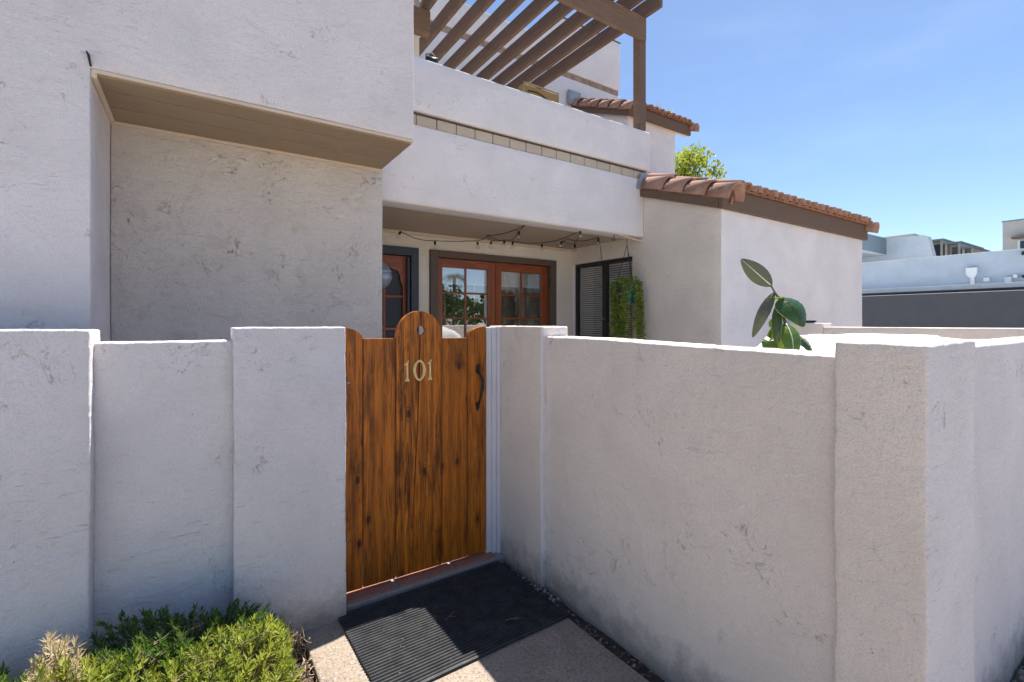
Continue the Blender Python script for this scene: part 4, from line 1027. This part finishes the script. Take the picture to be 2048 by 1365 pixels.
bigleaf(at(770, 740, -.01), at(735, 1335, -.03), .052, (tov - rvv * .8 + upv * .2), .022, -.35, mid=False)
bigleaf(at(800, 900, .02), at(690, 1240, .0), .042, (tov + rvv * .9), .015, -.2, 'fig_light', False)
bigleaf(at(900, 1010, .0), at(885, 1500, -.07), .118, (tov + upv * .25 + rvv * .05), .03, -.22, 'fig_light', True, fat=1.3)
bigleaf(at(820, 1030, .04), at(780, 1520, .06), .085, (tov - rvv * .4), .02, .2, 'fig_light', False)
bigleaf(at(1000, 1150, .0), at(1215, 1420, -.04), .082, (tov + upv * .7 + rvv * .5), .02, -.3, 'fig', True)
bigleaf(at(940, 1080, .05), at(1010, 1500, .08), .10, (fv + rvv * .5), .02, .2, 'fig_light', False)
bigleaf(at(740, 1180, .03), at(640, 1440, .0), .070, (tov - rvv * .6 + upv * .4), .02, .2, 'fig_light', False)
bigleaf(at(870, 930, .05), at(820, 1060, .1), .06, (fv + upv), .0, .2, 'fig', False)
m = MB(); m.tube([at(700, 488), at(745, 580), at(812, 672), at(860, 820, .01), at(905, 1000, .01), at(960, 1110, .02), at(960, 1500, .02), at(940, 3000, .02), at(930, 4200, .02)], [.004, .0055, .007, .0075, .008, .009, .011, .013, .014], 8)
m.tube([at(690, 480), at(700, 500), at(712, 520)], [.005, .0065, .004], 6)
m.build('stem', 'figstem', rp, smooth=True)
pb = at(930, 4200, .02)
m = MB(); m.lathe((pb.x, pb.y, .035), [(.001, .0), (.12, .0), (.16, .25), (.175, .25), (.175, .29), (.15, .29), (.145, .24), (.001, .24)], 24); m.build('pot', 'clay', rp, smooth=True)

# covered patio furniture behind the wall
cf = MB(); NX, NY = 30, 16
X0, X1, Y0, Y1 = 3.10, 4.85, 1.0, 1.95
vs = []
for j in range(NY + 1):
    for i in range(NX + 1):
        u = i / NX * 2 - 1; v_ = j / NY * 2 - 1; x = (X0 + X1) / 2 + u * (X1 - X0) / 2; y = (Y0 + Y1) / 2 + v_ * (Y1 - Y0) / 2
        e_ = max(abs(u), abs(v_)); z = 1.425 - .16 * max(0, e_ - .62) / .38 - .05 * max(0, e_ - .9) / .1
        z += .012 * noise.noise(Vector((x * 3, y * 3, 0))) * (e_ < .95) + .006 * noise.noise(Vector((x * 11, y * 7, 0)))
        vs.append((x, y, z))
rim = [i for i in range(NX + 1)] + [j * (NX + 1) + NX for j in range(1, NY + 1)] + [NY * (NX + 1) + i for i in range(NX - 1, -1, -1)] + [j * (NX + 1) for j in range(NY - 1, 0, -1)]
fs = [(j * (NX + 1) + i, j * (NX + 1) + i + 1, (j + 1) * (NX + 1) + i + 1, (j + 1) * (NX + 1) + i) for j in range(NY) for i in range(NX)]
nb = len(vs); c_ = Vector(((X0 + X1) / 2, (Y0 + Y1) / 2, 0))
for q, i in enumerate(rim):
    p = Vector(vs[i]); o_ = (p - c_); o_.z = 0; vs.append((p.x + o_.x * .02 + .012 * math.sin(q * 1.1), p.y + o_.y * .02 + .012 * math.cos(q * 1.3), .12))
n = len(rim); fs += [(rim[q], nb + q, nb + (q + 1) % n, rim[(q + 1) % n]) for q in range(n)]
cf.add(vs, fs); tag(cf.build('furniture_cover', 'cloth', smooth=True), 'white cloth cover draped over patio furniture behind the rubber plant', 'cover')
m = MB(); m.lathe((5.29, 2.42, 1.512), [(.001, .002), (.05, .002), (.072, .012), (.078, .022), (.07, .026), (.001, .027)], 20)
tag(m.build('dish', 'black', smooth=True), 'small black round dish on top of the low pillar behind the rubber plant', 'dish')

# the house, what hangs on it and the wall built against it are enlarged about the camera's eye point, to let sun onto the garden wall tops
HS = 1.15
for o in C.objects:
    if o.parent is None and o.name.split('.')[0] in ('house', 'pergola', 'wicker_trough', 'spotlight', 'hanging_lantern', 'string_lights', 'ceiling_hook', 'hanging_planter', 'side_wall', 'dish'):
        o.location = o.location * HS + Vector((0, 0, -.228)); o.scale = (HS, HS, HS)

# ================================================================== BACKGROUND BUILDINGS
cp = thing('carport', 'long carport with slate grey front wall and white flat roof edge beyond the courtyard', 'carport', loc=(20, 0, 0))
box('wall', 'far_slate', cp, 20, 20.3, -14, 16, -.1, 2.44, .01); box('coping', 'far_white', cp, 19.97, 20.33, -14, 16, 2.443, 2.462, .004)
box('roof', 'far_white', cp, 21, 23.98, -14, 16, 2.60, 2.755, .01)
box('shade_wall', 'screen', cp, 23.5, 23.6, -14, 16, -.1, 2.59, 0)
fb = thing('garage_building', 'long pale blue-grey flat-roofed building behind the carport', 'building', loc=(24, 0, 0))
box('wall', 'far_blue', fb, 24, 29, -14, 16, -.1, 4.05, .01); box('coping', 'far_white', fb, 23.97, 29.03, -14, 16, 4.053, 4.085, .005)
m = MB(); P = [(5.12, 3.53), (5.42, 3.53), (5.42, 3.30), (5.34, 3.17), (5.18, 3.17), (5.12, 3.30)]; P = [(y, z) for y, z in P]
n = 6; m.add([(23.995, y, z) for y, z in P] + [(23.80, y, z) for y, z in P], [tuple(range(n))[::-1], tuple(range(n, 2 * n))] + [(i, n + i, n + (i + 1) % n, (i + 1) % n) for i in range(n)]); m.build('rain_head', 'white', fb)
box('downpipe', 'white', fb, 23.88, 23.99, 5.20, 5.32, 2.76, 3.17, .005)
box('vent', 'white', fb, 23.85, 23.99, 4.80, 4.96, 3.00, 3.14, .01)
box('meter_box', 'far_white', fb, 23.84, 23.99, 4.24, 4.42, 2.76, 3.12, .01); box('meter_box', 'white', fb, 23.88, 23.99, 4.10, 4.22, 3.06, 3.20, .02)
box('wall_lamp', 'black', fb, 23.84, 23.99, 3.90, 4.0, 3.85, 3.98, .01); box('wall_lamp', 'black', fb, 23.84, 23.99, 3.90, 3.99, 3.06, 3.16, .01)
rb = thing('apartment_building', 'beige flat-roofed block with a small awning window at the right edge', 'building', loc=(30, 3, 0))
box('wall', 'far_beige', rb, 30, 36, -4, 5.614, -.1, 5.98, .01); box('coping', 'far_teal', rb, 29.97, 36.03, -4.03, 5.64, 5.983, 6.03, .005)
wf = box('window', 'far_white', rb, 29.97, 30.02, 4.2, 5.14, 4.45, 5.10, .005); box('pane', 'farglass', wf, 29.94, 29.99, 4.3, 5.06, 4.50, 5.06, 0); box('awning', 'brown', rb, 29.6, 29.995, 4.0, 5.28, 5.16, 5.24, .01)
lb = thing('terraced_building', 'pale stepped building with a slate overhanging balcony and slanted end wall behind the roof end', 'building', loc=(31, 9, 0))
box('balcony', 'far_teal', lb, 26.0, 30.0, 9.9, 13, 5.06, 5.90, .01)
box('soffit', 'far_white', lb, 26.05, 30.0, 9.95, 12.9, 5.0, 5.057, 0)
m = MB(); P = [(13.5, -.1), (7.2, -.1), (8.02, 4.766), (8.22, 5.75), (8.40, 5.84), (13.5, 5.90)]
n = 6; m.add([(30.0, y, z) for y, z in P] + [(30.5, y, z) for y, z in P], [tuple(range(n))[::-1], tuple(range(n, 2 * n))] + [(i, n + i, n + (i + 1) % n, (i + 1) % n) for i in range(n)]); m.build('wall', 'far_white', lb)
box('roof', 'far_beige', lb, 30.52, 33, 8.9, 12, 5.905, 6.05, .01)
for (y1, y0, zt) in ((9.2, 8.42, 5.86), (8.36, 7.72, 5.62), (7.68, 7.22, 5.30)):
    box('terrace_cap', 'far_teal', lb, 32.9, 37, y0 - .06, y1, zt, zt + .09, .005)
    box('terrace_wall', 'far_beige', lb, 33.0, 36.9, y0, y0 + .10, -.1, zt - .002, .005)
    box('terrace_wall', 'far_beige', lb, 33.0, 36.9, y1 - .12, y1 - .02, -.1, zt - .002, .005)
    box('terrace_wall', 'far_beige', lb, 33.35, 36.9, y0 + .102, y1 - .122, -.1, zt - .002, .005)
    box('window', 'farglass', lb, 33.30, 33.345, y0 + .16, y1 - .24, zt - 1.3, zt - .16, 0)

# ================================================================== TREES
def tree(name, lab, base, h, crown_r, n, mat, seed, leafs=(.09, .15), group=None, cz=.68, rz_=.34, blobs=16):
    random.seed(seed); t = thing(name, lab, 'tree', group, loc=base)
    b = Vector(base); tr = MB(); tips = []
    top = b + Vector((random.gauss(0, .2), random.gauss(0, .2), h * .62))
    tr.tube([b, b.lerp(top, .4) + Vector((.1, .05, 0)), top], [h * .03, h * .022, h * .014], 8)
    for i in range(blobs):
        st_ = b.lerp(top, random.uniform(.45, 1)); d = rv(); d.z = abs(d.z) * .8 + .1
        e_ = b + Vector((0, 0, h * cz)) + Vector((d.x * crown_r, d.y * crown_r, (d.z * 2 - .75) * h * rz_)) * random.uniform(.55, 1)
        mid = st_.lerp(e_, .5) + rv() * .15; tr.tube([st_, mid, e_], [h * .009, h * .006, h * .002], 5); tips.append((e_, random.uniform(.25, .5) * crown_r * .8))
        for q in range(3):
            e2 = e_ + rv() * crown_r * .35; tr.tube([mid.lerp(e_, .5), e2], [h * .003, h * .0012], 4); tips.append((e2, random.uniform(.12, .28) * crown_r))
    tr.build('trunk', 'bark', t)
    fm = MB()
    for i in range(n):
        c, r = random.choice(tips); d = rv() * r * random.random() ** .45; d.z *= .75
        tn = max(0, min(1, random.gauss(.55, .25)))
        dd = rv(); dd.z -= .2
        leaf(fm, c + d, dd, rv(), random.uniform(*leafs), random.uniform(*leafs) * .55, tn)
    fm.build('crown', mat, t, tint=True); return t
tree('leafy_tree', 'yellow-green leafy tree rising behind the lower tile roof', (11.75, 9.05, -.05), 7.1, 1.4, 5200, 'leaf_tree', 31, (.10, .17), cz=.76, rz_=.22, blobs=20)
# trees across the street, seen mirrored in the left french door
far = 'trees across the street, mirrored in the door glass'
for i, (x, y, h, r) in enumerate(((17.5, -28, 4.6, 2.8), (21.5, -31, 4.2, 3.0), (26, -30, 5.2, 2.9), (13, -29, 4.4, 2.8), (31, -33, 5, 3.2))):
    tree('street_tree', ['dark green tree across the street mirrored in the door glass, just right of the palm', 'second street tree mirrored in the french doors, widest crown', 'tallest dark street tree mirrored in the french doors', 'street tree mirrored at the left end of the row in the door glass', 'farthest street tree, last one of the mirrored row'][i], (x, y, -.05), h, r, 2600, 'leaf_far', 50 + i, (.25, .42), group=far, cz=.55, rz_=.42, blobs=14)
random.seed(80)
pm = thing('palm_tree', 'palm tree across the street mirrored in the upper left door pane', 'tree', loc=(18.6, -27, -.05))
m = MB(); m.tube([(18.6, -27, -.05), (18.7, -27, 3), (18.65, -27, 5.6)], [.22, .17, .14], 8); m.build('trunk', 'bark', pm)
m = MB()
for i in range(26):
    a = random.uniform(0, 6.28); p = Vector((18.65, -27, 5.6)); d = Vector((math.cos(a), math.sin(a), random.uniform(.1, 1)))
    for q in range(9):
        d = (d + Vector((0, 0, -.17))).normalized(); p2 = p + d * .17
        s_ = d.cross(Vector((0, 0, 1))).normalized()
        for sg in (-1, 1): leaf(m, p, (d * .6 + s_ * sg - Vector((0, 0, .3))), Vector((0, 0, 1)), .5 * (1 - q / 14), .07, .4)
        p = p2
m.build('crown', 'leaf_far', pm, tint=True)
# weeds on the upper roof
m = MB(); HK = 1.15  # weeds follow the house's enlargement about the camera's eye point
for (x, y, z, h) in ((7.05, 5.75, 5.33, .24), (7.32, 5.75, 5.31, .22), (7.62, 5.7, 5.27, .12)):
    for q in range(7):
        d = Vector((random.gauss(.15, .3), random.gauss(0, .3), 1)); leaf(m, Vector((x * HK, y * HK, z * HK - .228)), d, rv(), h * HK * random.uniform(.6, 1), .02, random.random())
tag(m.build('roof_weeds', 'leaf_bright', tint=True), 'thin green weeds sprouting between the upper roof tiles', 'weeds', kind='stuff')
